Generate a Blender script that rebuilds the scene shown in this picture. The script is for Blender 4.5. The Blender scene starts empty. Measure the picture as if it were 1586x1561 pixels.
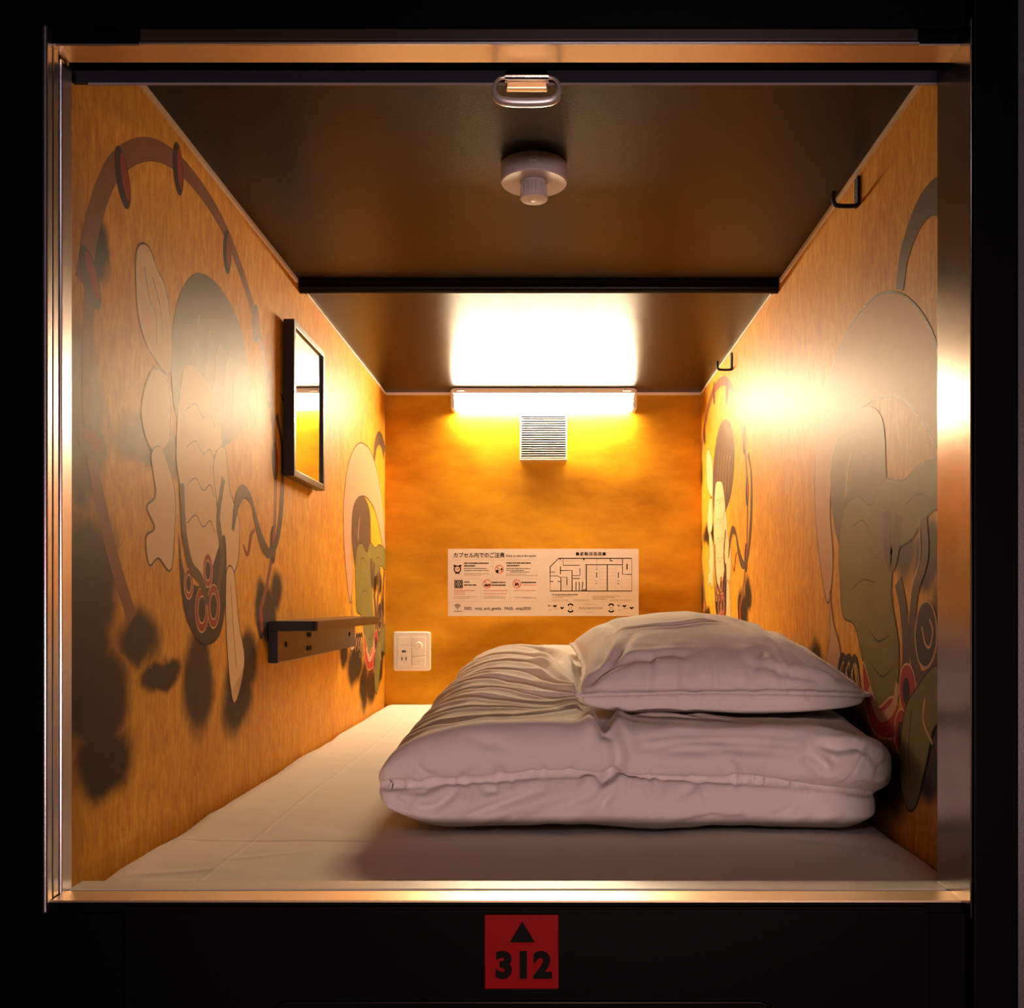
import bpy, bmesh, math, random
import numpy as np
from mathutils import Vector, Matrix
from mathutils.geometry import tessellate_polygon

# ------------------------------------------------------------------ camera, world, lights, exposure
sc = bpy.context.scene
H = 0.4376                      # eye height above the capsule's base board
cam_d = bpy.data.cameras.new('camera'); cam = bpy.data.objects.new('camera', cam_d)
sc.collection.objects.link(cam); sc.camera = cam
cam.location = (0, 0, H); cam.rotation_euler = (math.pi / 2, 0, 0)
cam_d.sensor_fit = 'HORIZONTAL'; cam_d.sensor_width = 36; cam_d.lens = 36 * 1498 / 1586
cam_d.shift_x = -(855 - 793) / 1586; cam_d.shift_y = (934 - 780.5) / 1586
cam_d.clip_start = 0.02

w = bpy.data.worlds.new('world'); sc.world = w; w.use_nodes = True
w.node_tree.nodes['Background'].inputs[0].default_value = (0.45, 0.42, 0.6, 1)
w.node_tree.nodes['Background'].inputs[1].default_value = 0.0006

def area(name, loc, target, sx, sy, power, col):
    d = bpy.data.lights.new(name, 'AREA'); d.shape = 'RECTANGLE'; d.size = sx; d.size_y = sy
    d.energy = power; d.color = col
    o = bpy.data.objects.new(name, d); sc.collection.objects.link(o); o.location = loc
    o.rotation_euler = (Vector(target) - Vector(loc)).to_track_quat('-Z', 'Y').to_euler()
    return o
# the dim corridor lamps behind the photographer
area('corridor_light', (0.30, -2.2, 0.17), (0.15, 1.5, 0.17), 0.8, 0.12, 46.0, (1.0, 0.66, 0.62))
area('corridor_ceiling_light', (0.2, -0.5, 1.5), (0.1, 1.0, 0.1), 0.7, 0.12, 1.6, (0.86, 0.80, 1.0))

sc.view_settings.view_transform = 'Standard'; sc.view_settings.look = 'None'
sc.view_settings.gamma = 1; sc.view_settings.use_curve_mapping = False
sc.view_settings.exposure = 0.0
LAMP = 240.0

# ------------------------------------------------------------------ measures (metres, x right, y into the capsule)
XL, XR, YF, YB = -0.527, 0.472, 1.05, 3.05
ZM = 0.12                        # sheet top
ZC = H + 0.6637                  # ceiling
OL, OR_, OT, OB = -0.502, 0.410, H + 0.560, H - 0.2975   # front opening
rnd = random.Random(7)
C = sc.collection

# ------------------------------------------------------------------ materials
def new_mat(name):
    m = bpy.data.materials.new(name); m.use_nodes = True
    return m, m.node_tree, m.node_tree.nodes['Principled BSDF']
def srgb(r, g, b):
    f = lambda c: (c / 255 / 12.92) if c / 255 <= 0.04045 else ((c / 255 + 0.055) / 1.055) ** 2.4
    return (f(r), f(g), f(b), 1)
def plain(name, col, rough=0.5, metal=0.0, spec=0.5, bump=None, coat=0, coat_r=0.1, var=0.0):
    m, t, p = new_mat(name)
    p.inputs['Base Color'].default_value = col; p.inputs['Roughness'].default_value = rough
    p.inputs['Metallic'].default_value = metal; p.inputs['Specular IOR Level'].default_value = spec
    p.inputs['Coat Weight'].default_value = coat; p.inputs['Coat Roughness'].default_value = coat_r
    tc = t.nodes.new('ShaderNodeTexCoord')
    if bump:
        n = t.nodes.new('ShaderNodeTexNoise'); n.inputs['Scale'].default_value = bump[0]; n.inputs['Detail'].default_value = 4
        b = t.nodes.new('ShaderNodeBump'); b.inputs['Strength'].default_value = bump[1]; b.inputs['Distance'].default_value = 0.001
        t.links.new(tc.outputs['Object'], n.inputs['Vector']); t.links.new(n.outputs['Fac'], b.inputs['Height'])
        t.links.new(b.outputs['Normal'], p.inputs['Normal'])
    if var:
        n = t.nodes.new('ShaderNodeTexNoise'); n.inputs['Scale'].default_value = 18; n.inputs['Detail'].default_value = 5
        mx = t.nodes.new('ShaderNodeMix'); mx.data_type = 'RGBA'
        mx.inputs['A'].default_value = tuple(c * (1 - var) for c in col[:3]) + (1,)
        mx.inputs['B'].default_value = tuple(min(1, c * (1 + var)) for c in col[:3]) + (1,)
        t.links.new(tc.outputs['Object'], n.inputs['Vector']); t.links.new(n.outputs['Fac'], mx.inputs['Factor'])
        t.links.new(mx.outputs['Result'], p.inputs['Base Color'])
    return m

GLOSS = dict(rough=0.55, coat=0.27, coat_r=0.46)
INK_A = [(0.07, -0.109, 0.085, 0.067), (0.054, 0.025, 0.07, 0.085), (0.03, -0.05, 0.08, 0.12), (0.184, -0.042, 0.065, 0.037),
         (0.393, -0.112, 0.06, 0.078), (0.571, -0.153, 0.075, 0.065), (0.62, -0.10, 0.06, 0.05), (0.704, -0.007, 0.04, 0.045),
         (0.799, 0.023, 0.04, 0.04), (0.09, -0.185, 0.075, 0.045), (0.07, 0.41, 0.03, 0.04), (0.03, 0.20, 0.06, 0.10),
         (0.255, -0.094, 0.07, 0.022), (0.234, 0.209, 0.126, 0.034), (0.75, -0.02, 0.05, 0.05)]
INK_B = [(1.898, -0.202, 0.064, 0.049), (1.831, 0.073, 0.048, 0.039), (1.909, 0.06, 0.038, 0.041), (1.539, -0.16, 0.10, 0.06),
         (1.768, -0.241, 0.079, 0.054), (1.66, -0.23, 0.06, 0.07), (1.95, -0.09, 0.04, 0.12), (1.40, -0.12, 0.05, 0.05)]

def gold_wall(name, s0, sgn, figures=True, gloss=True):
    """varnished gold paper with fine vertical fibres and soft clouds of black ink"""
    m, t, p = new_mat(name); N = t.nodes; Lk = t.links
    tc = N.new('ShaderNodeTexCoord')
    def noise(sx, sy, sz, scale, det=4, rough=0.55):
        mp = N.new('ShaderNodeMapping'); mp.inputs['Scale'].default_value = (sx, sy, sz)
        n = N.new('ShaderNodeTexNoise'); n.inputs['Scale'].default_value = scale; n.inputs['Detail'].default_value = det
        n.inputs['Roughness'].default_value = rough
        Lk.new(tc.outputs['Object'], mp.inputs['Vector']); Lk.new(mp.outputs['Vector'], n.inputs['Vector'])
        return n
    fib = noise(7, 7, 1.5, 15, 6, 0.65); cloud = noise(1, 1, 0.7, 3.0, 4); mott = noise(4, 4, 1.8, 9, 6, 0.65)
    fib.inputs['Distortion'].default_value = 1.2; mott.inputs['Distortion'].default_value = 1.8
    r1 = N.new('ShaderNodeValToRGB'); e = r1.color_ramp.elements
    e[0].position = 0.37; e[0].color = (0.44, 0.135, 0.006, 1); e[1].position = 0.66; e[1].color = (0.80, 0.420, 0.035, 1)
    mth = N.new('ShaderNodeMath'); mth.operation = 'MULTIPLY_ADD'; mth.inputs[1].default_value = 0.42
    Lk.new(fib.outputs['Fac'], mth.inputs[0])
    mm = N.new('ShaderNodeMath'); mm.operation = 'MULTIPLY_ADD'; mm.inputs[1].default_value = 0.25
    Lk.new(cloud.outputs['Fac'], mm.inputs[0])
    m3 = N.new('ShaderNodeMath'); m3.operation = 'MULTIPLY'; m3.inputs[1].default_value = 0.34; Lk.new(mott.outputs['Fac'], m3.inputs[0])
    Lk.new(m3.outputs[0], mm.inputs[2]); Lk.new(mm.outputs[0], mth.inputs[2]); Lk.new(mth.outputs[0], r1.inputs['Fac'])
    col = r1.outputs['Color']
    if figures:
        warp = N.new('ShaderNodeTexNoise'); warp.inputs['Scale'].default_value = 14; warp.inputs['Detail'].default_value = 3
        Lk.new(tc.outputs['Object'], warp.inputs['Vector'])
        wv = N.new('ShaderNodeVectorMath'); wv.operation = 'MULTIPLY_ADD'
        wv.inputs[1].default_value = (0.05,) * 3; Lk.new(warp.outputs['Color'], wv.inputs[0])
        sh = N.new('ShaderNodeVectorMath'); sh.operation = 'SUBTRACT'; sh.inputs[1].default_value = (0.025,) * 3
        Lk.new(tc.outputs['Object'], sh.inputs[0]); Lk.new(sh.outputs[0], wv.inputs[2])
        prev = None
        for (s, z, a, b) in INK_A + INK_B:
            y = s0 + sgn * s
            if y < YF - 0.1 or y > YB + 0.1: continue
            su = N.new('ShaderNodeVectorMath'); su.operation = 'SUBTRACT'; su.inputs[1].default_value = (0, y, H + z)
            Lk.new(wv.outputs[0], su.inputs[0])
            mu = N.new('ShaderNodeVectorMath'); mu.operation = 'MULTIPLY'; mu.inputs[1].default_value = (0, 1 / a, 1 / b)
            Lk.new(su.outputs[0], mu.inputs[0])
            ln = N.new('ShaderNodeVectorMath'); ln.operation = 'LENGTH'; Lk.new(mu.outputs[0], ln.inputs[0])
            mr = N.new('ShaderNodeMapRange'); mr.interpolation_type = 'SMOOTHSTEP'
            mr.inputs['From Min'].default_value = 1.35; mr.inputs['From Max'].default_value = 0.68
            Lk.new(ln.outputs['Value'], mr.inputs['Value'])
            if prev is None: prev = mr.outputs['Result']
            else:
                mx = N.new('ShaderNodeMath'); mx.operation = 'MAXIMUM'
                Lk.new(prev, mx.inputs[0]); Lk.new(mr.outputs['Result'], mx.inputs[1]); prev = mx.outputs[0]
        k = N.new('ShaderNodeMath'); k.operation = 'MULTIPLY'; k.inputs[1].default_value = 0.97; Lk.new(prev, k.inputs[0])
        mix = N.new('ShaderNodeMix'); mix.data_type = 'RGBA'; mix.inputs['B'].default_value = (0.008, 0.004, 0.002, 1)
        Lk.new(k.outputs[0], mix.inputs['Factor']); Lk.new(col, mix.inputs['A']); col = mix.outputs['Result']
    Lk.new(col, p.inputs['Base Color'])
    p.inputs['Specular IOR Level'].default_value = 0.04
    p.inputs['Roughness'].default_value = GLOSS['rough']; p.inputs['Coat Weight'].default_value = GLOSS['coat']
    p.inputs['Coat Roughness'].default_value = GLOSS['coat_r']
    b = N.new('ShaderNodeBump'); b.inputs['Strength'].default_value = 0.12; b.inputs['Distance'].default_value = 0.001
    Lk.new(fib.outputs['Fac'], b.inputs['Height']); Lk.new(b.outputs['Normal'], p.inputs['Normal'])
    return m

def back_gold():
    """brushed gold paint of the end wall"""
    m, t, p = new_mat('end_wall_gold'); N = t.nodes; Lk = t.links
    tc = N.new('ShaderNodeTexCoord')
    n = N.new('ShaderNodeTexNoise'); n.inputs['Scale'].default_value = 7; n.inputs['Detail'].default_value = 8; n.inputs['Roughness'].default_value = 0.62
    n2 = N.new('ShaderNodeTexNoise'); n2.inputs['Scale'].default_value = 160; n2.inputs['Detail'].default_value = 4
    mp = N.new('ShaderNodeMapping'); mp.inputs['Scale'].default_value = (0.6, 1, 1.4)
    Lk.new(tc.outputs['Object'], mp.inputs['Vector']); Lk.new(mp.outputs['Vector'], n.inputs['Vector']); Lk.new(tc.outputs['Object'], n2.inputs['Vector'])
    r = N.new('ShaderNodeValToRGB'); e = r.color_ramp.elements
    e[0].position = 0.3; e[0].color = (0.38, 0.150, 0.003, 1); e[1].position = 0.70; e[1].color = (0.66, 0.330, 0.010, 1)
    Lk.new(n.outputs['Fac'], r.inputs['Fac']); Lk.new(r.outputs['Color'], p.inputs['Base Color'])
    p.inputs['Metallic'].default_value = 0.8; p.inputs['Roughness'].default_value = 0.42
    rr = N.new('ShaderNodeMapRange'); rr.inputs['To Min'].default_value = 0.30; rr.inputs['To Max'].default_value = 0.56
    Lk.new(n.outputs['Fac'], rr.inputs['Value']); Lk.new(rr.outputs['Result'], p.inputs['Roughness'])
    b = N.new('ShaderNodeBump'); b.inputs['Strength'].default_value = 0.25; b.inputs['Distance'].default_value = 0.0008
    Lk.new(n2.outputs['Fac'], b.inputs['Height']); Lk.new(b.outputs['Normal'], p.inputs['Normal'])
    return m

def cloth(name, col, weave=1400, strength=0.25):
    m, t, p = new_mat(name); N = t.nodes; Lk = t.links
    tc = N.new('ShaderNodeTexCoord')
    n = N.new('ShaderNodeTexNoise'); n.inputs['Scale'].default_value = weave; n.inputs['Detail'].default_value = 2
    n2 = N.new('ShaderNodeTexNoise'); n2.inputs['Scale'].default_value = 26; n2.inputs['Detail'].default_value = 6; n2.inputs['Roughness'].default_value = 0.6
    Lk.new(tc.outputs['Object'], n.inputs['Vector']); Lk.new(tc.outputs['Object'], n2.inputs['Vector'])
    b = N.new('ShaderNodeBump'); b.inputs['Strength'].default_value = strength; b.inputs['Distance'].default_value = 0.0005
    b2 = N.new('ShaderNodeBump'); b2.inputs['Strength'].default_value = 0.25; b2.inputs['Distance'].default_value = 0.004
    Lk.new(n.outputs['Fac'], b.inputs['Height']); Lk.new(n2.outputs['Fac'], b2.inputs['Height']); Lk.new(b2.outputs['Normal'], b.inputs['Normal'])
    Lk.new(b.outputs['Normal'], p.inputs['Normal'])
    p.inputs['Base Color'].default_value = col; p.inputs['Roughness'].default_value = 0.85
    p.inputs['Sheen Weight'].default_value = 0.15; p.inputs['Sheen Roughness'].default_value = 0.5; p.inputs['Specular IOR Level'].default_value = 0.2
    return m

M = {
 'wall_l': gold_wall('gold_wallpaper', 1.05, 1), 'wall_r': gold_wall('gold_wallpaper_right', 3.128, -1),
 'back': back_gold(),
 'ceil': plain('dark_bronze_ceiling_paint', (0.007, 0.004, 0.0015, 1), 0.29, 0.0, 0.12, (420, 0.35)),
 'black': plain('black_lacquer', (0.0005, 0.0005, 0.0012, 1), 0.5, 0, 0.06, (300, 0.05)),
 'matte': plain('matte_black', (0.004, 0.004, 0.005, 1), 0.7, 0, 0.3, (500, 0.2)),
 'screen': plain('navy_black_screen_cloth', (0.006, 0.006, 0.016, 1), 0.55, 0, 0.4, (900, 0.3)),
 'bronze': plain('dark_bronze_metal', (0.30, 0.25, 0.21, 1), 0.20, 1.0, 0.5, (80, 0.06), var=0.25),
 'alu': plain('satin_aluminium', (0.62, 0.58, 0.60, 1), 0.28, 1.0, 0.5, (300, 0.08)),
 'alu_gold': plain('pale_champagne_aluminium', (0.84, 0.62, 0.38, 1), 0.36, 1.0, 0.5, (300, 0.08)),
 'trimw': plain('cream_plastic_trim', (0.80, 0.72, 0.62, 1), 0.4, 0, 0.5),
 'white': plain('ivory_plastic', (0.78, 0.72, 0.64, 1), 0.35, 0, 0.5, (200, 0.03)),
 'white2': plain('grey_white_plastic', (0.58, 0.54, 0.55, 1), 0.4, 0, 0.5, (200, 0.03)),
 'dark': plain('dark_slot', (0.01, 0.008, 0.008, 1), 0.6),
 'chrome': plain('polished_chrome', (0.86, 0.82, 0.80, 1), 0.12, 1.0, 0.5),
 'satin': plain('satin_nickel', (0.86, 0.78, 0.74, 1), 0.36, 0.75, 0.5),
 'vent': plain('off_white_vent_plastic', (0.50, 0.47, 0.45, 1), 0.5),
 'lip': plain('glossy_cream_lip', (0.86, 0.76, 0.62, 1), 0.45, 0, 0.6, coat=0.8, coat_r=0.35),
 'frameb': plain('black_brown_frame', (0.010, 0.007, 0.006, 1), 0.32, 0.0, 0.45, (300, 0.1)),
 'mirror': plain('mirror_glass', (0.93, 0.93, 0.93, 1), 0.03, 1.0, 0.5),
 'rail': plain('black_satin_metal', (0.004, 0.003, 0.002, 1), 0.28, 0.0, 0.35, (300, 0.08)),
 'paper': plain('cream_paper', (0.62, 0.54, 0.46, 1), 0.55, 0, 0.4, (300, 0.03)),
 'ink': plain('black_print', (0.006, 0.004, 0.004, 1), 0.7, 0, 0.1), 'inkg': plain('grey_print', (0.36, 0.29, 0.22, 1), 0.6),
 'inkr': plain('red_print', (0.50, 0.05, 0.03, 1), 0.6), 'inkl': plain('brown_hairline_print', (0.45, 0.34, 0.25, 1), 0.6),
 'red': plain('red_enamel', (0.30, 0.0005, 0.0008, 1), 0.4, 0, 0.10, (200, 0.03)),
 'cloth': cloth('white_cotton', (0.80, 0.74, 0.70, 1)), 'sheet': cloth('white_bed_sheet', (0.86, 0.78, 0.68, 1)),
}
def paint(name, col, var=0.12):
    return plain(name, col, GLOSS['rough'], 0, 0.04, (160, 0.1), GLOSS['coat'], GLOSS['coat_r'], var)
P = {
 'umber': paint('umber_paint', (0.20, 0.075, 0.035, 1), 0.2), 'black': paint('black_ink_paint', (0.030, 0.015, 0.010, 1)),
 'cream': paint('cream_paint', (0.66, 0.44, 0.22, 1), 0.05), 'mauve': paint('mauve_grey_paint', (0.085, 0.050, 0.032, 1), 0.2),
 'rust': paint('rust_red_paint', (0.26, 0.035, 0.012, 1)), 'pink': paint('dusty_pink_paint', (0.50, 0.27, 0.15, 1), 0.06),
 'green': paint('moss_green_paint', (0.16, 0.135, 0.040, 1), 0.3), 'line': paint('ink_line_paint', (0.04, 0.018, 0.010, 1)),
 'pale': paint('pale_line_paint', (0.62, 0.36, 0.18, 1)), 'red': paint('vermilion_paint', (0.36, 0.030, 0.015, 1)),
 'lamp': None,
}
def emis(name, col, s):
    m, t, p = new_mat(name)
    p.inputs['Base Color'].default_value = (0.9, 0.9, 0.9, 1); p.inputs['Emission Color'].default_value = col
    p.inputs['Emission Strength'].default_value = s
    return m
M['tube'] = emis('glowing_lamp_tube', (1.0, 0.77, 0.49, 1), LAMP)

# ------------------------------------------------------------------ mesh helpers
def obj(name, bm, mats, parent=None, smooth=False):
    me = bpy.data.meshes.new(name); bm.to_mesh(me); bm.free()
    o = bpy.data.objects.new(name, me); C.objects.link(o)
    for m in (mats if isinstance(mats, (list, tuple)) else [mats]): me.materials.append(m)
    if smooth:
        for f in me.polygons: f.use_smooth = True
    if any(f.use_smooth for f in me.polygons):
        me.set_sharp_from_angle(angle=math.radians(32))
    if parent: o.parent = parent
    return o
def thing(name, label, cat, group=None):
    o = bpy.data.objects.new(name, None); C.objects.link(o); o.empty_display_size = 0.05
    o['label'] = label; o['category'] = cat
    if group: o['group'] = group
    return o
def tag(o, label, cat, group=None):
    o['label'] = label; o['category'] = cat
    if group: o['group'] = group
    return o
def struct(o, label=None):
    o['kind'] = 'structure'
    if label: o['label'] = label
    return o
def box(bm, x0, x1, y0, y1, z0, z1, bev=0.0, seg=2, mat=0):
    r = bmesh.ops.create_cube(bm, size=1)
    for v in r['verts']:
        v.co = Vector(((x0 + x1) / 2 + v.co.x * (x1 - x0), (y0 + y1) / 2 + v.co.y * (y1 - y0), (z0 + z1) / 2 + v.co.z * (z1 - z0)))
    fs = {f for v in r['verts'] for f in v.link_faces}
    for f in fs: f.material_index = mat
    if bev:
        es = list({e for f in fs for e in f.edges})
        bmesh.ops.bevel(bm, geom=es, offset=bev, segments=seg, profile=0.5, affect='EDGES', material=-1)
def mkbox(name, mat, parent, *a, bev=0.0, seg=2):
    bm = bmesh.new(); box(bm, *a, bev=bev, seg=seg)
    return obj(name, bm, mat, parent, smooth=False)
def sweep(bm, pts, r, n=10, closed=False, mat=0, flat=(1, 1)):
    """tube of radius r along pts"""
    pts = [Vector(p) for p in pts]; k = len(pts); rings = []
    ref = None
    for i, p in enumerate(pts):
        a = pts[(i - 1) % k] if (closed or i > 0) else p; b = pts[(i + 1) % k] if (closed or i < k - 1) else p
        t = (b - a).normalized()
        if ref is None:
            ref = Vector((0, 0, 1)) if abs(t.z) < 0.9 else Vector((1, 0, 0))
        s = t.cross(ref).normalized(); u = s.cross(t).normalized(); ref = u
        rr = r[i] if isinstance(r, (list, tuple)) else r
        rings.append([bm.verts.new(p + s * math.cos(q) * rr * flat[0] + u * math.sin(q) * rr * flat[1]) for q in [2 * math.pi * j / n for j in range(n)]])
    for i in range(k if closed else k - 1):
        A, B = rings[i], rings[(i + 1) % k]
        for j in range(n):
            f = bm.faces.new((A[j], A[(j + 1) % n], B[(j + 1) % n], B[j])); f.material_index = mat; f.smooth = True
    if not closed:
        bm.faces.new(rings[0][::-1]).material_index = mat; bm.faces.new(rings[-1]).material_index = mat
def lathe(bm, prof, cx, cy, n=48, mat=0):
    """prof: (radius, z) list, axis vertical"""
    rings = []
    for r, z in prof:
        rings.append([bm.verts.new((cx + r * math.cos(2 * math.pi * j / n), cy + r * math.sin(2 * math.pi * j / n), z)) for j in range(n)])
    for A, B in zip(rings, rings[1:]):
        for j in range(n):
            f = bm.faces.new((A[j], A[(j + 1) % n], B[(j + 1) % n], B[j])); f.material_index = mat; f.smooth = True
    bm.faces.new(rings[0][::-1]).material_index = mat; bm.faces.new(rings[-1]).material_index = mat
    bmesh.ops.recalc_face_normals(bm, faces=bm.faces)
def spline(pts, closed=False, n=8):
    out = []; k = len(pts); P_ = [np.array(p, float) for p in pts]
    rng = range(k) if closed else range(k - 1)
    for i in rng:
        p0 = P_[(i - 1) % k] if (closed or i > 0) else 2 * P_[0] - P_[1]
        p1 = P_[i]; p2 = P_[(i + 1) % k]
        p3 = P_[(i + 2) % k] if (closed or i + 2 < k) else 2 * P_[k - 1] - P_[k - 2]
        for j in range(n):
            t = j / n
            out.append(tuple(0.5 * ((2 * p1) + (-p0 + p2) * t + (2 * p0 - 5 * p1 + 4 * p2 - p3) * t * t + (-p0 + 3 * p1 - 3 * p2 + p3) * t ** 3)))
    if not closed: out.append(tuple(P_[-1]))
    return out

# flat print: polygons and strokes in a plane given by fn(a, b, layer) -> 3D point
class Print:
    def __init__(s, bm, fn, mats, seq=False): s.bm, s.fn, s.mats, s.seq, s.k = bm, fn, mats, seq, 0
    def lay(s, l):
        s.k += 1
        return s.k * 0.3 if s.seq else l
    def mi(s, m):
        if m not in s.mats: s.mats.append(m)
        return s.mats.index(m)
    def poly(s, pts, m, lay=1, smooth_n=0):
        lay = s.lay(lay)
        if smooth_n: pts = spline(pts, True, smooth_n)
        vs = [s.bm.verts.new(s.fn(a, b, lay)) for a, b in pts]
        for tri in tessellate_polygon([[Vector((a, b, 0)) for a, b in pts]]):
            try: s.bm.faces.new([vs[i] for i in tri]).material_index = s.mi(m)
            except ValueError: pass
        return pts
    def line(s, pts, wd, m, lay=2, closed=False, smooth_n=0, taper=False):
        lay = s.lay(lay)
        if smooth_n: pts = spline(pts, closed, smooth_n)
        k = len(pts); A = []
        for i in range(k):
            a = pts[(i - 1) % k] if (closed or i > 0) else pts[i]; b = pts[(i + 1) % k] if (closed or i < k - 1) else pts[i]
            d = Vector((b[0] - a[0], b[1] - a[1])); d = d.normalized() if d.length > 1e-9 else Vector((1, 0))
            n = Vector((-d.y, d.x)); ww = wd / 2
            if taper: ww *= 0.25 + 0.75 * math.sin(math.pi * min(1, max(0, i / (k - 1))))
            if callable(taper): ww = wd / 2 * taper(i / (k - 1))
            A.append((s.bm.verts.new(s.fn(pts[i][0] + n.x * ww, pts[i][1] + n.y * ww, lay)), s.bm.verts.new(s.fn(pts[i][0] - n.x * ww, pts[i][1] - n.y * ww, lay))))
        for i in range(k if closed else k - 1):
            a, b = A[i], A[(i + 1) % k]
            s.bm.faces.new((a[0], a[1], b[1], b[0])).material_index = s.mi(m)
    def ell(s, cx, cy, rx, ry, m, lay=1, rot=0, n=28):
        c, q = math.cos(rot), math.sin(rot)
        pts = [(cx + rx * math.cos(t) * c - ry * math.sin(t) * q, cy + rx * math.cos(t) * q + ry * math.sin(t) * c) for t in [2 * math.pi * i / n for i in range(n)]]
        return s.poly(pts, m, lay)

# ================================================================== THE SHELL
def mural(pr):
    """generic painted decor: a ring of beads, drifting cloud and rock shapes, ribbons and curls"""
    # --- ring of beads
    ring = [(0.036, 0.358), (0.064, 0.445), (0.12, 0.53), (0.223, 0.597), (0.347, 0.622), (0.498, 0.604), (0.63, 0.535), (0.724, 0.443), (0.786, 0.311), (0.790, 0.165), (0.757, 0.065), (0.685, -0.03)]
    pr.line(ring, 0.034, P['umber'], 1, smooth_n=10, taper=lambda t: 1.0 - 0.55 * t)
    pr.line([(0.054, 0.371), (0.047, 0.282), (0.052, 0.187), (0.083, 0.109), (0.12, 0.042), (0.165, -0.02)], 0.026, P['umber'], 1, smooth_n=8)
    for i, (s, z) in enumerate([(0.137, 0.522), (0.313, 0.612), (0.519, 0.570), (0.054, 0.371), (0.670, 0.497), (0.059, 0.184), (0.755, 0.400), (0.79, 0.27), (0.776, 0.11), (0.696, -0.03)]):
        rot = [0.35, 0.1, -0.05, 0.6, -0.2, 1.4, -0.1, 0, 0, 0.2][i]
        pr.ell(s, z, 0.020, 0.036, P['black'], 3, rot)
        pr.ell(s + 0.007 * math.cos(rot), z + 0.004, 0.010, 0.028, P['rust'], 4, rot)
    def shape(pts, m, lay=3, lw=0.0028, lm='line'):
        q = pr.poly(pts, P[m], lay, 8)
        if lw: pr.line(q, lw, P[lm], lay + 1, closed=True)
    # --- big dark boulder
    shape([(0.300, 0.27), (0.292, 0.38), (0.335, 0.455), (0.40, 0.495), (0.498, 0.500), (0.584, 0.465), (0.63, 0.39), (0.595, 0.30), (0.50, 0.25), (0.38, 0.235)], 'mauve', 3, 0)
    for k in range(5):
        a = 0.36 + 0.045 * k
        pr.line([(a, 0.30), (a + 0.012, 0.37), (a + 0.035, 0.43 - 0.01 * k)], 0.002, P['pale'], 4, smooth_n=6)
    # --- pale drifting clouds
    shape([(0.174, 0.436), (0.187, 0.459), (0.213, 0.465), (0.24, 0.447), (0.272, 0.425), (0.29, 0.37), (0.281, 0.315), (0.234, 0.325), (0.197, 0.345), (0.178, 0.38)], 'cream', 5)
    pr.line([(0.20, 0.435), (0.215, 0.40), (0.235, 0.385), (0.24, 0.345)], 0.0025, P['line'], 6, smooth_n=6)
    pr.line([(0.225, 0.43), (0.25, 0.40), (0.262, 0.36)], 0.0022, P['line'], 6, smooth_n=6)
    shape([(0.200, 0.275), (0.234, 0.312), (0.278, 0.300), (0.281, 0.225), (0.225, 0.202), (0.193, 0.236)], 'cream', 5)
    shape([(0.334, 0.335), (0.395, 0.345), (0.455, 0.325), (0.495, 0.25), (0.468, 0.175), (0.480, 0.090), (0.42, 0.035), (0.352, 0.055), (0.335, 0.133), (0.306, 0.213)], 'cream', 5)
    for k in range(4):
        z = 0.28 - 0.055 * k
        pr.line([(0.345, z), (0.38, z + 0.015), (0.41, z), (0.44, z + 0.012), (0.46, z - 0.005)], 0.0018, P['line'], 6, smooth_n=6)
    shape([(0.222, 0.195), (0.255, 0.208), (0.300, 0.157), (0.299, 0.094), (0.285, 0.045), (0.245, 0.060), (0.215, 0.050), (0.205, 0.085), (0.232, 0.10), (0.208, 0.125), (0.236, 0.145)], 'cream', 5)
    shape([(0.454, 0.215), (0.505, 0.25), (0.532, 0.185), (0.578, 0.135), (0.568, 0.065), (0.52, 0.046), (0.489, 0.117)], 'cream', 7)
    shape([(0.513, 0.046), (0.551, 0.052), (0.575, -0.028), (0.606, -0.095), (0.578, -0.150), (0.545, -0.160), (0.517, -0.069)], 'cream', 7)
    pr.line([(0.535, 0.03), (0.548, -0.04), (0.565, -0.11)], 0.002, P['line'], 8, smooth_n=6)
    # --- dark rock with red and grey curls
    shape([(0.315, 0.095), (0.34, 0.04), (0.42, 0.03), (0.505, 0.11), (0.510, 0.0), (0.475, -0.055), (0.40, -0.060), (0.335, -0.01)], 'black', 7, 0)
    for (a, b, r) in [(0.352, 0.028, 0.022), (0.405, -0.01, 0.034), (0.455, -0.005, 0.034), (0.43, 0.05, 0.026)]:
        for q, mt in ((1.0, 'rust'), (0.6, 'black')):
            pr.ell(a, b, r * q * 0.8, r * q, P[mt], 8 + (q < 1)); 
            ring_ = [(a + r * q * 0.8 * math.cos(t), b + r * q * math.sin(t)) for t in [2 * math.pi * i / 24 for i in range(24)]]
            pr.line(ring_, 0.0022, P['pale'], 10, closed=True)
    pr.line([(0.325, 0.17), (0.335, 0.10), (0.36, 0.055), (0.40, 0.035), (0.43, 0.0)], 0.018, P['mauve'], 11, smooth_n=8)
    pr.line([(0.50, 0.20), (0.475, 0.13), (0.495, 0.075), (0.475, 0.02)], 0.016, P['mauve'], 11, smooth_n=8)
    # --- flying ribbon
    pr.line([(0.545, 0.120), (0.565, 0.165), (0.60, 0.190), (0.645, 0.178), (0.685, 0.130), (0.725, 0.100), (0.765, 0.095), (0.805, 0.125), (0.835, 0.20), (0.838, 0.30), (0.80, 0.36)], 0.020, P['mauve'], 9, smooth_n=10,
            taper=lambda t: 0.55 + 0.75 * abs(math.sin(3.2 * math.pi * t)))
    pr.line([(0.60, 0.10), (0.625, 0.085), (0.645, 0.12), (0.665, 0.13)], 0.010, P['rust'], 9, smooth_n=6, taper=True)
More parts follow.
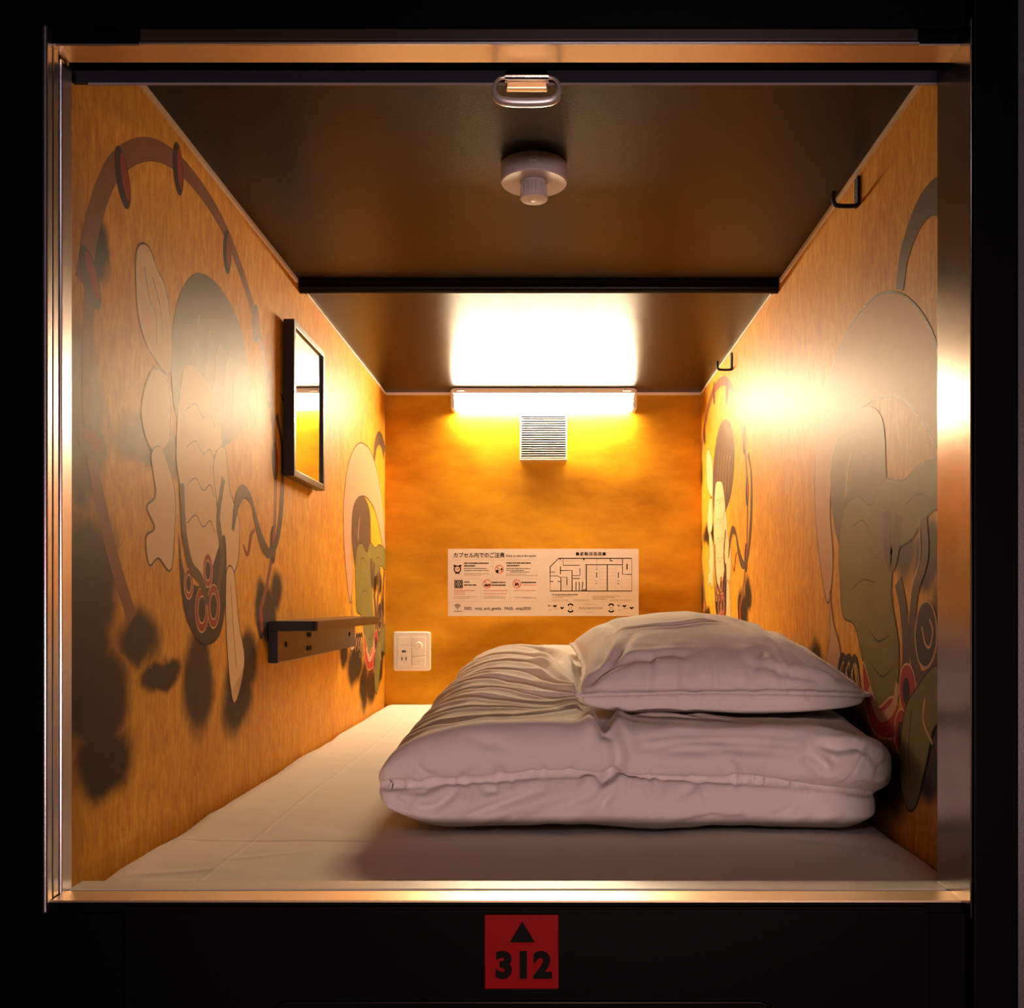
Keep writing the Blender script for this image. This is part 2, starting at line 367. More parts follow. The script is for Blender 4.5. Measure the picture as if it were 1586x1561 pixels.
    # ============ second half of the print
    q = pr.poly([(1.472, 0.0), (1.416, 0.096), (1.391, 0.202), (1.408, 0.292), (1.464, 0.371), (1.574, 0.432), (1.70, 0.447), (1.794, 0.429), (1.877, 0.383), (1.94, 0.32), (1.99, 0.23), (2.0, 0.15),
                 (1.94, 0.194), (1.877, 0.246), (1.794, 0.285), (1.685, 0.300), (1.591, 0.288), (1.51, 0.242), (1.487, 0.158), (1.505, 0.069)], P['pink'], 2, 6)
    pr.line(q, 0.0035, P['line'], 3, closed=True)
    pr.line([(1.815, 0.425), (1.835, 0.468), (1.885, 0.500), (1.94, 0.500), (1.99, 0.47)], 0.040, P['mauve'], 3, smooth_n=8, taper=lambda t: 0.75 + 0.5 * t)
    shape([(1.503, 0.145), (1.495, 0.233), (1.557, 0.282), (1.655, 0.298), (1.742, 0.268), (1.762, 0.195), (1.76, 0.10), (1.70, 0.06), (1.574, 0.07)], 'mauve', 4, 0)
    pr.line([(1.575, 0.17), (1.585, 0.21), (1.60, 0.235)], 0.004, P['pale'], 5, smooth_n=6)
    # mossy rocks
    shape([(1.540, 0.095), (1.565, 0.150), (1.63, 0.165), (1.70, 0.145), (1.75, 0.175), (1.83, 0.165), (1.90, 0.178), (2.0, 0.165), (2.0, 0.105), (1.93, 0.115), (1.86, 0.085), (1.80, 0.068),
           (1.785, 0.01), (1.812, -0.055), (1.806, -0.115), (1.76, -0.148), (1.69, -0.140), (1.655, -0.08), (1.62, -0.035), (1.56, -0.02), (1.545, 0.035)], 'green', 6, 0.003)
    for pts in ([(1.60, 0.02), (1.66, 0.035), (1.72, 0.03)], [(1.60, 0.12), (1.66, 0.125), (1.70, 0.10)], [(1.69, -0.04), (1.73, -0.055), (1.78, -0.045)], [(1.70, -0.09), (1.745, -0.105), (1.79, -0.09)], [(1.83, 0.13), (1.88, 0.14), (1.93, 0.13)]):
        pr.line(pts, 0.0026, P['line'], 7, smooth_n=6, taper=True)
    pr.line([(1.815, 0.12), (1.79, 0.06), (1.77, 0.075), (1.765, 0.13)], 0.030, P['mauve'], 7, smooth_n=8)
    # ribbons
    pr.line([(1.90, 0.108), (1.905, 0.06), (1.872, 0.015), (1.862, -0.05), (1.885, -0.095), (1.93, -0.085), (1.962, -0.035), (1.972, 0.05), (1.985, 0.10)], 0.022, P['mauve'], 8, smooth_n=8)
    pr.line([(1.885, 0.108), (1.888, 0.06), (1.858, 0.015), (1.848, -0.05), (1.875, -0.11), (1.935, -0.10), (1.975, -0.04)], 0.0028, P['pale'], 9, smooth_n=8)
    pr.line([(1.81, 0.03), (1.83, -0.01), (1.84, -0.07), (1.825, -0.115)], 0.026, P['mauve'], 8, smooth_n=8)
    shape([(1.885, -0.075), (1.872, -0.040), (1.888, -0.005), (1.918, 0.002), (1.940, -0.02), (1.940, -0.055), (1.915, -0.080)], 'black', 10, 0.004, 'pink')
    pr.line([(1.895, -0.03), (1.905, -0.05), (1.92, -0.055), (1.93, -0.035), (1.92, -0.02)], 0.003, P['pale'], 12, smooth_n=6)
    shape([(1.487, 0.020), (1.505, -0.028), (1.545, -0.075), (1.535, -0.115), (1.49, -0.125), (1.465, -0.105), (1.487, -0.05)], 'pink', 5, 0.0028)
    for k in range(3):
        pr.line([(1.53 + 0.03 * k, -0.135), (1.545 + 0.03 * k, -0.095), (1.57 + 0.03 * k, -0.09), (1.60 + 0.025 * k, -0.15)], 0.012, P['black'], 5 + k, smooth_n=6)
        pr.line([(1.538 + 0.03 * k, -0.130), (1.553 + 0.03 * k, -0.102), (1.572 + 0.03 * k, -0.10), (1.602 + 0.025 * k, -0.15)], 0.003, P['pale'], 9, smooth_n=6)
    # red curls
    shape([(1.66, -0.09), (1.675, -0.155), (1.72, -0.19), (1.80, -0.185), (1.83, -0.16), (1.79, -0.13), (1.73, -0.15), (1.695, -0.12)], 'red', 8, 0.0028, 'pale')
    for (a, b, r) in [(1.845, -0.115, 0.030), (1.825, -0.175, 0.028)]:
        pr.ell(a, b, r, r * 1.15, P['red'], 10); pr.ell(a - 0.004, b - 0.002, r * 0.45, r * 0.6, P['black'], 11)
        pr.line([(a + r * math.cos(t), b + r * 1.15 * math.sin(t)) for t in [2 * math.pi * i / 24 for i in range(24)]], 0.0028, P['pale'], 12, closed=True)
    for k in range(5):
        pr.line([(1.70 + 0.022 * k, -0.17), (1.703 + 0.022 * k, -0.195), (1.70 + 0.024 * k, -0.215)], 0.003, P['red'], 9)
    pr.line([(1.69, -0.125), (1.735, -0.162), (1.79, -0.145), (1.81, -0.11)], 0.016, P['pink'], 13, smooth_n=8)
    shape([(1.835, -0.145), (1.877, -0.110), (1.94, -0.076), (2.0, -0.073), (2.0, -0.155), (1.94, -0.150), (1.91, -0.20), (1.875, -0.262), (1.840, -0.27), (1.815, -0.22)], 'green', 7, 0.003)
    pr.line([(1.905, -0.12), (1.90, -0.15), (1.93, -0.175)], 0.005, P['pink'], 10, smooth_n=6)
    pr.line([(1.86, -0.14), (1.85, -0.19), (1.855, -0.23)], 0.0024, P['line'], 9, smooth_n=6)

def side_wall(name, x_in, x_out, s0, sgn, mat, layer_dir, label):
    bm = bmesh.new(); box(bm, min(x_in, x_out), max(x_in, x_out), YF - 0.0, YB, -0.02, ZC + 0.02)
    mats = [mat]
    def fn(s, z, lay):
        y = min(YB - 1e-4, max(YF + 1e-4, s0 + sgn * s))
        return (x_in + layer_dir * (0.00008 + 0.00002 * lay), y, H + z)
    pr = Print(bm, fn, mats, True); mural(pr)
    # hair-thin joint between the two panels of the wall
    yj = 1.96
    bm2 = [(yj, -0.30), (yj + 0.0008, -0.30), (yj + 0.0008, 0.66), (yj, 0.66)]
    pr.poly([((y - s0) * sgn, z) for y, z in bm2], P['umber'], 0.5)
    o = obj(name, bm, mats); struct(o, label)
    return o
side_wall('wall_left', XL, XL - 0.02, 1.05, 1, M['wall_l'], 1, 'left capsule wall of varnished gold paper with painted clouds and ribbons')
side_wall('wall_right', XR, XR + 0.02, 3.128, -1, M['wall_r'], -1, 'right capsule wall of varnished gold paper with painted rocks and curls')
bm = bmesh.new(); box(bm, XL - 0.02, XR + 0.02, YB, YB + 0.02, -0.02, ZC + 0.02)
struct(obj('wall_back', bm, M['back']), 'brushed gold end wall of the capsule')
bm = bmesh.new(); box(bm, XL - 0.02, XR + 0.02, 0.985, YB, -0.02, 0.0)
struct(obj('floor', bm, M['matte']), 'base board under the mattress')

# ceiling: front panel, slot, bull-nosed rear panel
bm = bmesh.new()
box(bm, XL, XR, 1.0, 1.985, ZC + 0.004, ZC + 0.02)
box(bm, XL, XR, 1.985, 2.012, ZC + 0.012, ZC + 0.02, mat=1)
box(bm, XL, XR, 2.012, YB, ZC, ZC + 0.02, bev=0.0)
prof = spline([(2.012, ZC + 0.001), (2.0085, ZC - 0.006), (2.0105, ZC - 0.0125), (2.0165, ZC - 0.0165), (2.024, ZC - 0.0165), (2.030, ZC - 0.010), (2.032, ZC + 0.001)], n=4)
vs = [[bm.verts.new((x, y, z)) for y, z in prof] for x in (XL + 0.0005, XR - 0.0005)]
for i in range(len(prof) - 1):
    f = bm.faces.new((vs[0][i], vs[0][i + 1], vs[1][i + 1], vs[1][i])); f.smooth = True
bm.faces.new(vs[0][::-1]); bm.faces.new(vs[1])
struct(obj('ceiling', bm, [M['ceil'], M['matte']]), 'dark bronze ceiling panels with a black joint across')

# cream edge trims between walls and ceiling
bm = bmesh.new(); box(bm, XL, XL + 0.004, 1.0, 1.99, ZC - 0.004, ZC + 0.004); box(bm, XL, XL + 0.004, 2.068, YB, ZC - 0.004, ZC)
struct(obj('trim_1', bm, M['trimw']), 'thin cream edge trim along the left wall top')
bm = bmesh.new(); box(bm, XR - 0.004, XR, 1.0, 1.99, ZC - 0.004, ZC + 0.004); box(bm, XR - 0.004, XR, 2.068, YB, ZC - 0.004, ZC)
struct(obj('trim_2', bm, M['trimw']), 'thin cream edge trim along the right wall top')
bm = bmesh.new(); box(bm, XL + 0.004, XR - 0.004, YB - 0.004, YB, ZC - 0.008, ZC)
struct(obj('trim_3', bm, M['trimw']), 'thin cream edge trim along the end wall top')

# ---------------- front of the capsule
Y0, Y1 = 0.965, 1.0
def prism(bm, prof, axis, a0, a1, m0=0.0, m1=0.0, mat=0, smooth=False):
    """extrude profile along an axis between a0 and a1; prof = list of (p, q), mitred by m0/m1 * q"""
    def P3(p, q, a):
        return (a, p, q) if axis == 'x' else (q, p, a)
    A = [bm.verts.new(P3(p, q, a0)) for p, q in prof]; B = [bm.verts.new(P3(p, q, a1)) for p, q in prof]
    k = len(prof)
    for i in range(k):
        f = bm.faces.new((A[i], A[(i + 1) % k], B[(i + 1) % k], B[i])); f.material_index = mat; f.smooth = smooth
    bm.faces.new(A[::-1]).material_index = mat; bm.faces.new(B).material_index = mat
# black front wall with the opening cut out: four slabs in one mesh, slightly rounded covers over and under
bm = bmesh.new()
T = 0.9
box(bm, -T, OL - 0.0062, Y0, Y1, -0.6, 1.5)
box(bm, OR_ + 0.0025, 0.458, 0.948, Y1, -0.6, 1.5, bev=0.003, seg=3)
box(bm, 0.476, T, Y0, Y1, -0.6, 1.5)
box(bm, OL - 0.0062, OR_ + 0.0025, Y0, Y1, OT + 0.0145, 1.5)
box(bm, OL - 0.0062, OR_ + 0.0025, 0.9725, Y1, OT + 0.0021, OT + 0.0144)
box(bm, OL - 0.0062, OR_ + 0.0025, Y0, Y1, -0.6, OB - 0.012)
box(bm, OL, OR_, 0.9685, Y1, OB - 0.0119, OB - 0.0021)
bmesh.ops.recalc_face_normals(bm, faces=bm.faces)
struct(obj('wall_front', bm, M['black']), 'black lacquered front of the capsule block around the opening')

# header reveal (underside catches the lamp light), left, right and bottom reveals
bm = bmesh.new(); box(bm, OL - 0.012, OR_ + 0.0022, 0.972, 1.002, OT, OT + 0.0020)
struct(obj('trim_4', bm, M['alu_gold']), 'pale metal underside of the header across the top of the opening')
bm = bmesh.new()
box(bm, OL - 0.006, OL, 0.990, 1.012, OB - 0.01, OT - 0.002, bev=0.0015)
box(bm, OL - 0.006, OL - 0.0015, 0.975, 0.9885, OB - 0.012, OT + 0.014, bev=0.0025, seg=3)
box(bm, OL - 0.006, OL - 0.0005, 0.962, 0.9735, OB - 0.012, OT + 0.016, bev=0.0022, seg=3)
struct(obj('trim_5', bm, M['alu']), 'ribbed satin metal jamb up the left side of the opening')
bm = bmesh.new(); box(bm, OR_, OR_ + 0.0022, 0.9475, 1.03, OB - 0.012, OT + 0.0144, bev=0.001)
struct(obj('trim_6', bm, M['bronze']), 'dark polished metal jamb up the right side of the opening')
bm = bmesh.new()
box(bm, OL, OR_, 0.968, 1.0, OB - 0.0020, OB)
struct(obj('trim_7', bm, M['alu_gold']), 'metal sill across the bottom of the opening')
bm = bmesh.new()
box(bm, OL, OR_, 1.003, 1.034, OB - 0.014, OB + 0.001, bev=0.0015)
struct(obj('trim_8', bm, M['lip']), 'cream inner lip of the sill')
# cover strips with rounded lit edges above and below, and the neighbouring capsule's jamb
bm = bmesh.new(); box(bm, -0.412, 0.366, 0.9662, 0.9722, OT + 0.0022, OT + 0.0142, bev=0.0012, seg=3)
struct(obj('trim_9', bm, plain('gunmetal_cover', (0.05, 0.035, 0.03, 1), 0.3, 0.6, 0.5)), 'rounded dark cover strip over the opening')
bm = bmesh.new(); box(bm, 0.4585, 0.4755, 0.960, 0.9999, -0.30, 1.5, bev=0.002)
struct(obj('trim_10', bm, M['alu']), 'satin metal jamb strip of the neighbouring capsule at the right')
bm = bmesh.new(); box(bm, -0.414, 0.368, 0.9672, 0.9718, OT - 0.0006, OT + 0.0020, bev=0.0008, seg=3)  # added strip, stands in for the highlight on the cover's rounded lower edge
struct(obj('trim_13', bm, M['alu']), 'thin metal strip added for the edge highlight along the bottom of the header cover')
# lower cover board and next capsule's frame edge
bm = bmesh.new(); box(bm, -0.424, 0.374, 0.9560, 0.9649, -0.36, OB - 0.0050, bev=0.0015, seg=3)
struct(obj('trim_11', bm, M['black']), 'black cover board under the sill')
bm = bmesh.new(); pr_ = [( -0.272, 0), (-0.262, 0.004), (0.205, 0.004), (0.225, 0)]
zt = H - (1553 - 934) / 1498 * 0.953
sweep(bm, [(-0.285, 0.953, zt - 0.02), (-0.272, 0.953, zt - 0.004), (-0.262, 0.953, zt), (0.205, 0.953, zt), (0.215, 0.953, zt - 0.004), (0.228, 0.953, zt - 0.02)], 0.0014, 8)
struct(obj('trim_12', bm, M['bronze']), 'thin metal edge of the bunk opening below')

# ================================================================== THE LAMP
lx0, lx1 = -0.313, 0.262
t = thing('wall_lamp', 'long glowing tube lamp fixed across the top of the gold end wall', 'lamp')
t.location = (0, 0, 0)
mkbox('housing', M['white'], t, lx0 + 0.006, lx1 - 0.006, 2.975, YB - 0.002, ZC - 0.019, ZC - 0.001, bev=0.003)
bm = bmesh.new()
zt_ = ZC - 0.0415
sweep(bm, [(lx0 + 0.010, 3.004, zt_), (lx1 - 0.010, 3.004, zt_)], 0.0215, 24)
obj('light_tube', bm, M['tube'], t)
for x0, x1 in ((lx0, lx0 + 0.014), (lx1 - 0.014, lx1)):
    mkbox('end_cap', M['white'], t, x0, x1, 2.982, YB - 0.002, ZC - 0.064, ZC - 0.003, bev=0.004, seg=3)
for x in (lx0 + 0.02, lx1 - 0.044):
    mkbox('clip', M['white2'], t, x, x + 0.024, 2.970, 2.978, ZC - 0.012, ZC - 0.002, bev=0.001)

# ================================================================== VENT
t = thing('wall_vent', 'small square white slatted air vent on the end wall under the lamp', 'vent')
vx0, vx1, vz0, vz1 = -0.1005, 0.047, H + 0.448, H + 0.593
bm = bmesh.new(); fr = 0.004; d0, d1 = YB - 0.030, YB - 0.0005
box(bm, vx0, vx0 + fr, d0, d1, vz0, vz1); box(bm, vx1 - fr, vx1, d0, d1, vz0, vz1)
box(bm, vx0 + fr, vx1 - fr, d0, d1, vz0, vz0 + fr); box(bm, vx0 + fr, vx1 - fr, d0, d1, vz1 - fr, vz1)
obj('vent_frame', bm, M['vent'], t)
mkbox('backing', M['dark'], t, vx0 + fr, vx1 - fr, YB - 0.006, YB - 0.0008, vz0 + fr, vz1 - fr)
ns = 19
slat = None
for i in range(ns):
    z = vz0 + fr + (i + 0.5) * (vz1 - vz0 - 2 * fr) / ns
    if slat is None:
        bm = bmesh.new()
        v = [bm.verts.new(p) for p in [(vx0 + fr, d0, 0.0012), (vx1 - fr, d0, 0.0012), (vx1 - fr, d0, -0.0012), (vx0 + fr, d0, -0.0012),
                                       (vx0 + fr, d0 + 0.016, 0.0052), (vx1 - fr, d0 + 0.016, 0.0052), (vx1 - fr, d0 + 0.016, 0.0036), (vx0 + fr, d0 + 0.016, 0.0036)]]
        for q in ((0, 3, 2, 1), (4, 5, 6, 7), (0, 1, 5, 4), (3, 7, 6, 2), (0, 4, 7, 3), (1, 2, 6, 5)): bm.faces.new([v[k] for k in q])
        bmesh.ops.recalc_face_normals(bm, faces=bm.faces)
        slat = obj('slat', bm, M['vent'], t); slat.location.z = z
    else:
        c = slat.copy(); C.objects.link(c); c.parent = t; c.location.z = z

# ================================================================== text helper
def text_mesh(txt, size, x, y, z, mat, parent, align='LEFT', bold=0.0, name='lettering', face='back', xs=1.0, spacing=1.0):
    cu = bpy.data.curves.new('t', 'FONT'); cu.body = txt; cu.size = size; cu.align_x = align; cu.align_y = 'CENTER'
    cu.offset = bold; cu.space_character = spacing; cu.resolution_u = 4
    to = bpy.data.objects.new('t', cu); C.objects.link(to)
    bpy.context.view_layer.update()
    me = bpy.data.meshes.new_from_object(to.evaluated_get(bpy.context.evaluated_depsgraph_get()))
    bpy.data.objects.remove(to)
    me.transform(Matrix.Translation((x, y, z)) @ Matrix.Rotation(math.pi / 2, 4, 'X') @ Matrix.Diagonal((xs, 1, 1, 1)))
    me.materials.clear(); me.materials.append(mat)
    o = bpy.data.objects.new(name, me); C.objects.link(o); o.parent = parent
    return o

# ================================================================== NOTICE SHEET
t = thing('notice_sign', 'wide cream notice sheet with icons and floor plan on the gold end wall', 'sign')
NX0, NX1, NZ0, NZ1 = -0.328, 0.273, H - 0.0405, H + 0.171
ny = YB - 0.0018
mkbox('sheet', M['paper'], t, NX0, NX1, ny, YB - 0.0003, NZ0, NZ1)
KX = (NX1 - NX0) / (989 - 694); KZ = (NZ1 - NZ0) / (954 - 850)
def nx(u): return NX0 + (u - 694) * KX
def nz(v): return NZ1 - (v - 850) * KZ
def nprint(name, fill, mats):
    bm = bmesh.new(); pr = Print(bm, lambda a, b, lay: (nx(a), ny - 0.0001 - 0.00004 * lay, nz(b)), mats); fill(pr); return obj(name, bm, mats, t)
def strip(pr, u0, u1, v, h, m):   # one line of very small, unreadable print
    u = u0
    while u < u1:
        wd = rnd.uniform(0.5, 2.2); pr.poly([(u, v - h / 2), (min(u + wd, u1), v - h / 2), (min(u + wd, u1), v + h / 2), (u, v + h / 2)], m, 1); u += wd + rnd.uniform(0.25, 0.6)
def f_small(pr):
    for (u0, u1, v) in [(719, 757, 872.3), (719, 736, 876.3), (784, 822, 872.0), (785, 805, 876.0), (719, 728, 901.5), (719, 738, 906), (762, 783, 902), (762, 783, 906.3), (808, 831, 902)]:
        strip(pr, u0, u1, v, 2.2, M['ink'])
    for (u0, u1, v) in [(719, 754, 880.5), (719, 757, 883.6), (784, 822, 880.5), (784, 812, 883.4), (790, 820, 886)]: strip(pr, u0, u1, v, 1.1, M['ink'])
    for (u0, u1, v) in [(719, 758, 888.5), (719, 745, 890.8), (784, 815, 889), (784, 833, 891.4), (703, 739, 924.2), (703, 728, 926.8), (749, 783, 924), (749, 783, 926.4), (796, 823, 925), (810, 832, 926), (862, 888, 923.5), (856, 872, 925.5), (918, 960, 923.5), (918, 952, 925.5), (918, 940, 928), (888, 912, 929.5), (945, 978, 929.5), (855, 880, 929.5)]:
        strip(pr, u0, u1, v, 1.3, M['inkg'])
    for (u0, u1, v) in [(703, 735, 914.5), (703, 720, 917), (703, 720, 920), (749, 786, 914.5), (749, 785, 919.5), (796, 830, 914.5), (770, 782, 906.3), (810, 831, 906)]: strip(pr, u0, u1, v, 1.0, M['inkr'])
    strip(pr, 855, 895, 921, 1.4, M['ink']); strip(pr, 703, 716, 946.8, 1.2, M['ink'])
CELLS = [(700, 763), (763, 845)], [(700, 745), (745, 790), (790, 845)], [(845, 915), (915, 990)]
ALL = []
strip_ = strip
def strip(pr, *a): ALL.append(a)
f_small(None)
strip = strip_
for (a0, a1, b0, b1) in [(700, 763, 868, 896), (763, 845, 868, 896), (700, 745, 897, 931), (745, 790, 897, 931), (790, 845, 897, 931), (845, 914, 917, 931), (914, 990, 917, 931), (700, 745, 940, 950)]:
    nprint('small_print', lambda pr: [strip(pr, *a) for a in ALL if a0 <= a[0] < a1 and b0 <= a[2] < b1], [M['ink']])
def f_rule(pr):
    for (a, b, c, d) in [(701, 867.2, 836, 867.2), (701, 896.3, 836, 896.3), (701, 931.6, 836, 931.6), (763.5, 868, 763.5, 895), (745.5, 897, 745.5, 930), (790.5, 897, 790.5, 930), (848, 931.6, 984, 931.6)]:
        pr.line([(a, b), (c, d)], 0.35, M['inkl'], 1)
nprint('ruled_line', f_rule, [M['inkl']])
def circ(pr, cx, cy, r, wd, m, a0=0, a1=360, n=30, lay=2):
    pr.line([(cx + r * math.cos(math.radians(a0 + (a1 - a0) * i / n)), cy + r * math.sin(math.radians(a0 + (a1 - a0) * i / n))) for i in range(n + 1)], wd, m, lay)
def f_clock(pr):
    circ(pr, 708.6, 881.5, 5.2, 1.5, M['ink']); pr.ell(704.2, 876.2, 2.0, 1.6, M['ink'], 3); pr.ell(713.2, 876.2, 2.0, 1.6, M['ink'], 3)
    circ(pr, 708.6, 881.5, 4.0, 0.5, M['inkr']); pr.line([(706.5, 880.5), (708.5, 882), (711, 880)], 0.7, M['ink'], 3)
    pr.poly([(704, 889), (706, 886.5), (711, 886.5), (713.5, 889), (711, 888.5), (706, 888.5)], M['ink'], 3)
nprint('clock_icon', f_clock, [M['ink']])
def f_ban(pr, cx, cy, k):
    circ(pr, cx, cy, 6.2, 1.1, M['inkr']); pr.line([(cx - 4.4, cy - 4.4), (cx + 4.4, cy + 4.4)], 1.1, M['inkr'], 4)
    if k == 0: pr.ell(770.2, 884.8, 2.4, 2.6, M['ink'], 3); pr.ell(777, 881.5, 1.4, 1.8, M['ink'], 3)
    if k == 1: pr.poly([(750, 907), (752, 904), (755, 905.5), (758, 903.5), (760, 906), (758, 908), (751, 908)], M['ink'], 3)
    if k == 2: pr.poly([(797, 907), (797.5, 903.5), (800, 902), (803.5, 903), (804, 907)], M['ink'], 3)
for k, (cx, cy) in enumerate(((773.3, 881.8), (754.7, 904.4), (800.5, 904.2))): nprint('prohibition_icon', lambda pr: f_ban(pr, cx, cy, k), [M['ink']])
def f_safe(pr):
    pr.poly([(704.5, 898.3), (716.5, 898.3), (717, 899), (717, 910.2), (716.5, 911), (704.5, 911), (704, 910.2), (704, 899)], M['ink'], 2)
    pr.line([(705.6, 900), (715.4, 900), (715.4, 909.4), (705.6, 909.4)], 0.5, M['paper'], 3, closed=True)
    circ(pr, 710.5, 904.6, 3.0, 0.7, M['paper'], lay=3); pr.ell(710.5, 904.6, 1.0, 1.0, M['paper'], 3)
nprint('safe_icon', f_safe, [M['ink']])
def f_wifi(pr):
    for r in (3.0, 5.0, 7.0): circ(pr, 708.8, 943.2, r, 1.0, M['ink'], 225, 315)
    pr.ell(708.8, 942.6, 0.9, 0.9, M['ink'], 3)
nprint('wifi_icon', f_wifi, [M['ink']])
def f_plan(pr):
    K = M['ink']; L_ = lambda p, wd=0.9, m=K: pr.line(p, wd * 1.25, m, 2)
    L_([(852, 878), (865.3, 864.7), (978.3, 864.7), (978.3, 915.2), (852, 915.2), (852, 877.5)], 1.1)
    L_([(908, 915), (908, 874.5), (974, 874.5)][0:3][:2], 1.2); L_([(906, 874.5), (964, 874.5)]); L_([(940.5, 874.5), (940.5, 915)], 1.2)
    L_([(964, 865), (964, 889.5), (978, 889.5)]); L_([(868, 883.5), (886, 883.5), (886, 915)], 1.1); L_([(868.8, 915), (868.8, 894), (878, 894), (878, 906)], 1.0)
    L_([(868, 889), (868, 877)], 1.0); L_([(872, 875.4), (898, 875.4)], 0.8); L_([(887, 891.5), (898, 891.5), (898, 880)], 0.8); L_([(887, 896), (898, 896)], 0.9)
    L_([(852, 886), (860, 886)], 0.7); L_([(852, 892), (864, 892), (868, 894.5)], 0.7); L_([(852, 900.5), (857, 900.5)], 1.0); L_([(864, 900.5), (868, 900.5)], 1.0)
    for x in (892, 897): L_([(x, 901), (x, 914.5)], 0.9)
    L_([(902.5, 901), (902, 908), (901, 914), (908, 913)], 1.0); L_([(945, 865), (945, 868.5), (949, 868.5)], 1.2); L_([(872, 865), (872, 875)], 0.5)
    pr.poly([(866, 864.5), (869, 864.5), (867.5, 868)], K, 3); pr.poly([(903, 864.5), (905.4, 864.5), (905.4, 867.5), (903, 867.5)], K, 3)
    L_([(971, 873), (971, 882)], 1.3); L_([(924, 886), (924, 895)], 1.0); L_([(957.7, 886), (957.7, 895)], 1.0)
    pr.ell(924.3, 881.6, 0.9, 0.9, K, 3); L_([(924.3, 864), (924.3, 881)], 0.3)
    for x0, x1 in ((909, 919.5), (929, 939.5), (941.5, 953), (963, 975)):
        for k in range(6):
            y = 880.7 + 5.6 * k
            if x0 > 960 and y < 892: continue
            pr.line([(x0, y), (x1, y)], 0.3, M['inkl'], 1)
    for x in (920.2, 928.6, 953.6, 962.4, 975): pr.line([(x, 876), (x, 913)] if x < 970 else [(x, 891), (x, 913)], 0.3, M['inkl'], 1)
    for k in range(7): pr.line([(967, 871.5 + 2 * k), (976, 871.5 + 2 * k)], 0.3, M['inkl'], 1)
    for k in range(8): pr.line([(870, 896.5 + 2 * k), (884, 896.5 + 2 * k)], 0.3, M['inkl'], 1)
    pr.line([(866, 869), (908, 869)], 0.3, M['inkl'], 1); pr.line([(905.6, 876), (905.6, 896)], 0.6, M['inkg'], 1)
    for x in (923.6, 957.7): strip(pr, x - 1.5, x + 1.5, 900, 0.9, K); strip(pr, x - 1.5, x + 1.5, 904, 1.2, K)
nprint('floor_plan', f_plan, [M['ink']])
def f_emblem(pr, cx):
    circ(pr, cx, 939.6, 4.0, 2.4, M['ink'], 200, 340, 20); circ(pr, cx, 943.8, 4.0, 2.4, M['ink'], 20, 160, 20)
    for dx in (-1.6, 1.6):
        pr.line([(cx + dx - 0.8, 940.2), (cx + dx + 0.8, 940.2)], 0.4, M['ink'], 2); pr.line([(cx + dx, 940.2), (cx + dx, 943.6)], 0.4, M['ink'], 2); pr.line([(cx + dx - 0.8, 943.6), (cx + dx + 0.8, 943.6)], 0.4, M['ink'], 2)
for cx in (883.6, 946.6): nprint('emblem', lambda pr: f_emblem(pr, cx), [M['ink']])
def f_orn(pr, ox):
    for (a, b, r) in ((2, 938.5, 1.2), (11, 938.8, 2.6), (22, 941.8, 2.6)):
        pr.ell(ox + a, b, r, r * 0.55, M['ink'], 2, 0.4); pr.ell(ox + a + r * 0.9, b - 0.9, r * 0.6, r * 0.35, M['ink'], 2, -0.5)
    for (a, b) in ((4, 945), (14, 942.5)): pr.line([(ox + a - 3, b + 0.9), (ox + a + 3, b - 0.9)], 0.9, M['inkg'], 2)
    pr.line([(ox, 936.5), (ox + 8, 939.5)], 0.5, M['ink'], 2)
for ox in (848, 955.5): nprint('ornament', lambda pr: f_orn(pr, ox), [M['ink']])
nprint('logo_small_print', lambda pr: strip(pr, 906, 924, 936.2, 0.8, M['inkg']), [M['ink']])
nprint('logo_small_print', lambda pr: strip(pr, 909.5, 919, 948.3, 0.8, M['inkg']), [M['ink']])
ty = ny - 0.0003
text_mesh('カプセル内でのご注意', 8.6 * KX, nx(702), ty, nz(860.5), M['ink'], t, bold=0.00035, name='title_lettering', xs=0.93)
text_mesh('Points to note in the capsule', 5.0 * KX, nx(783.5), ty, nz(860.8), M['ink'], t, name='subtitle_lettering', xs=0.80, bold=0.0001)
text_mesh('■避難経路図■', 6.2 * KX, nx(915), ty, nz(858.2), M['ink'], t, align='CENTER', bold=0.0002, name='plan_title_lettering', spacing=1.25)
text_mesh('SSID:  ninja_and_geisha   PASS:  ninja2020', 6.2 * KX, nx(719), ty, nz(942.5), M['ink'], t, name='wifi_lettering', xs=0.98, bold=0.00022)
text_mesh('NINJA&GEISHA', 4.8 * KX, nx(915), ty, nz(942), M['ink'], t, align='CENTER', name='logo_lettering', spacing=1.35, xs=0.9)

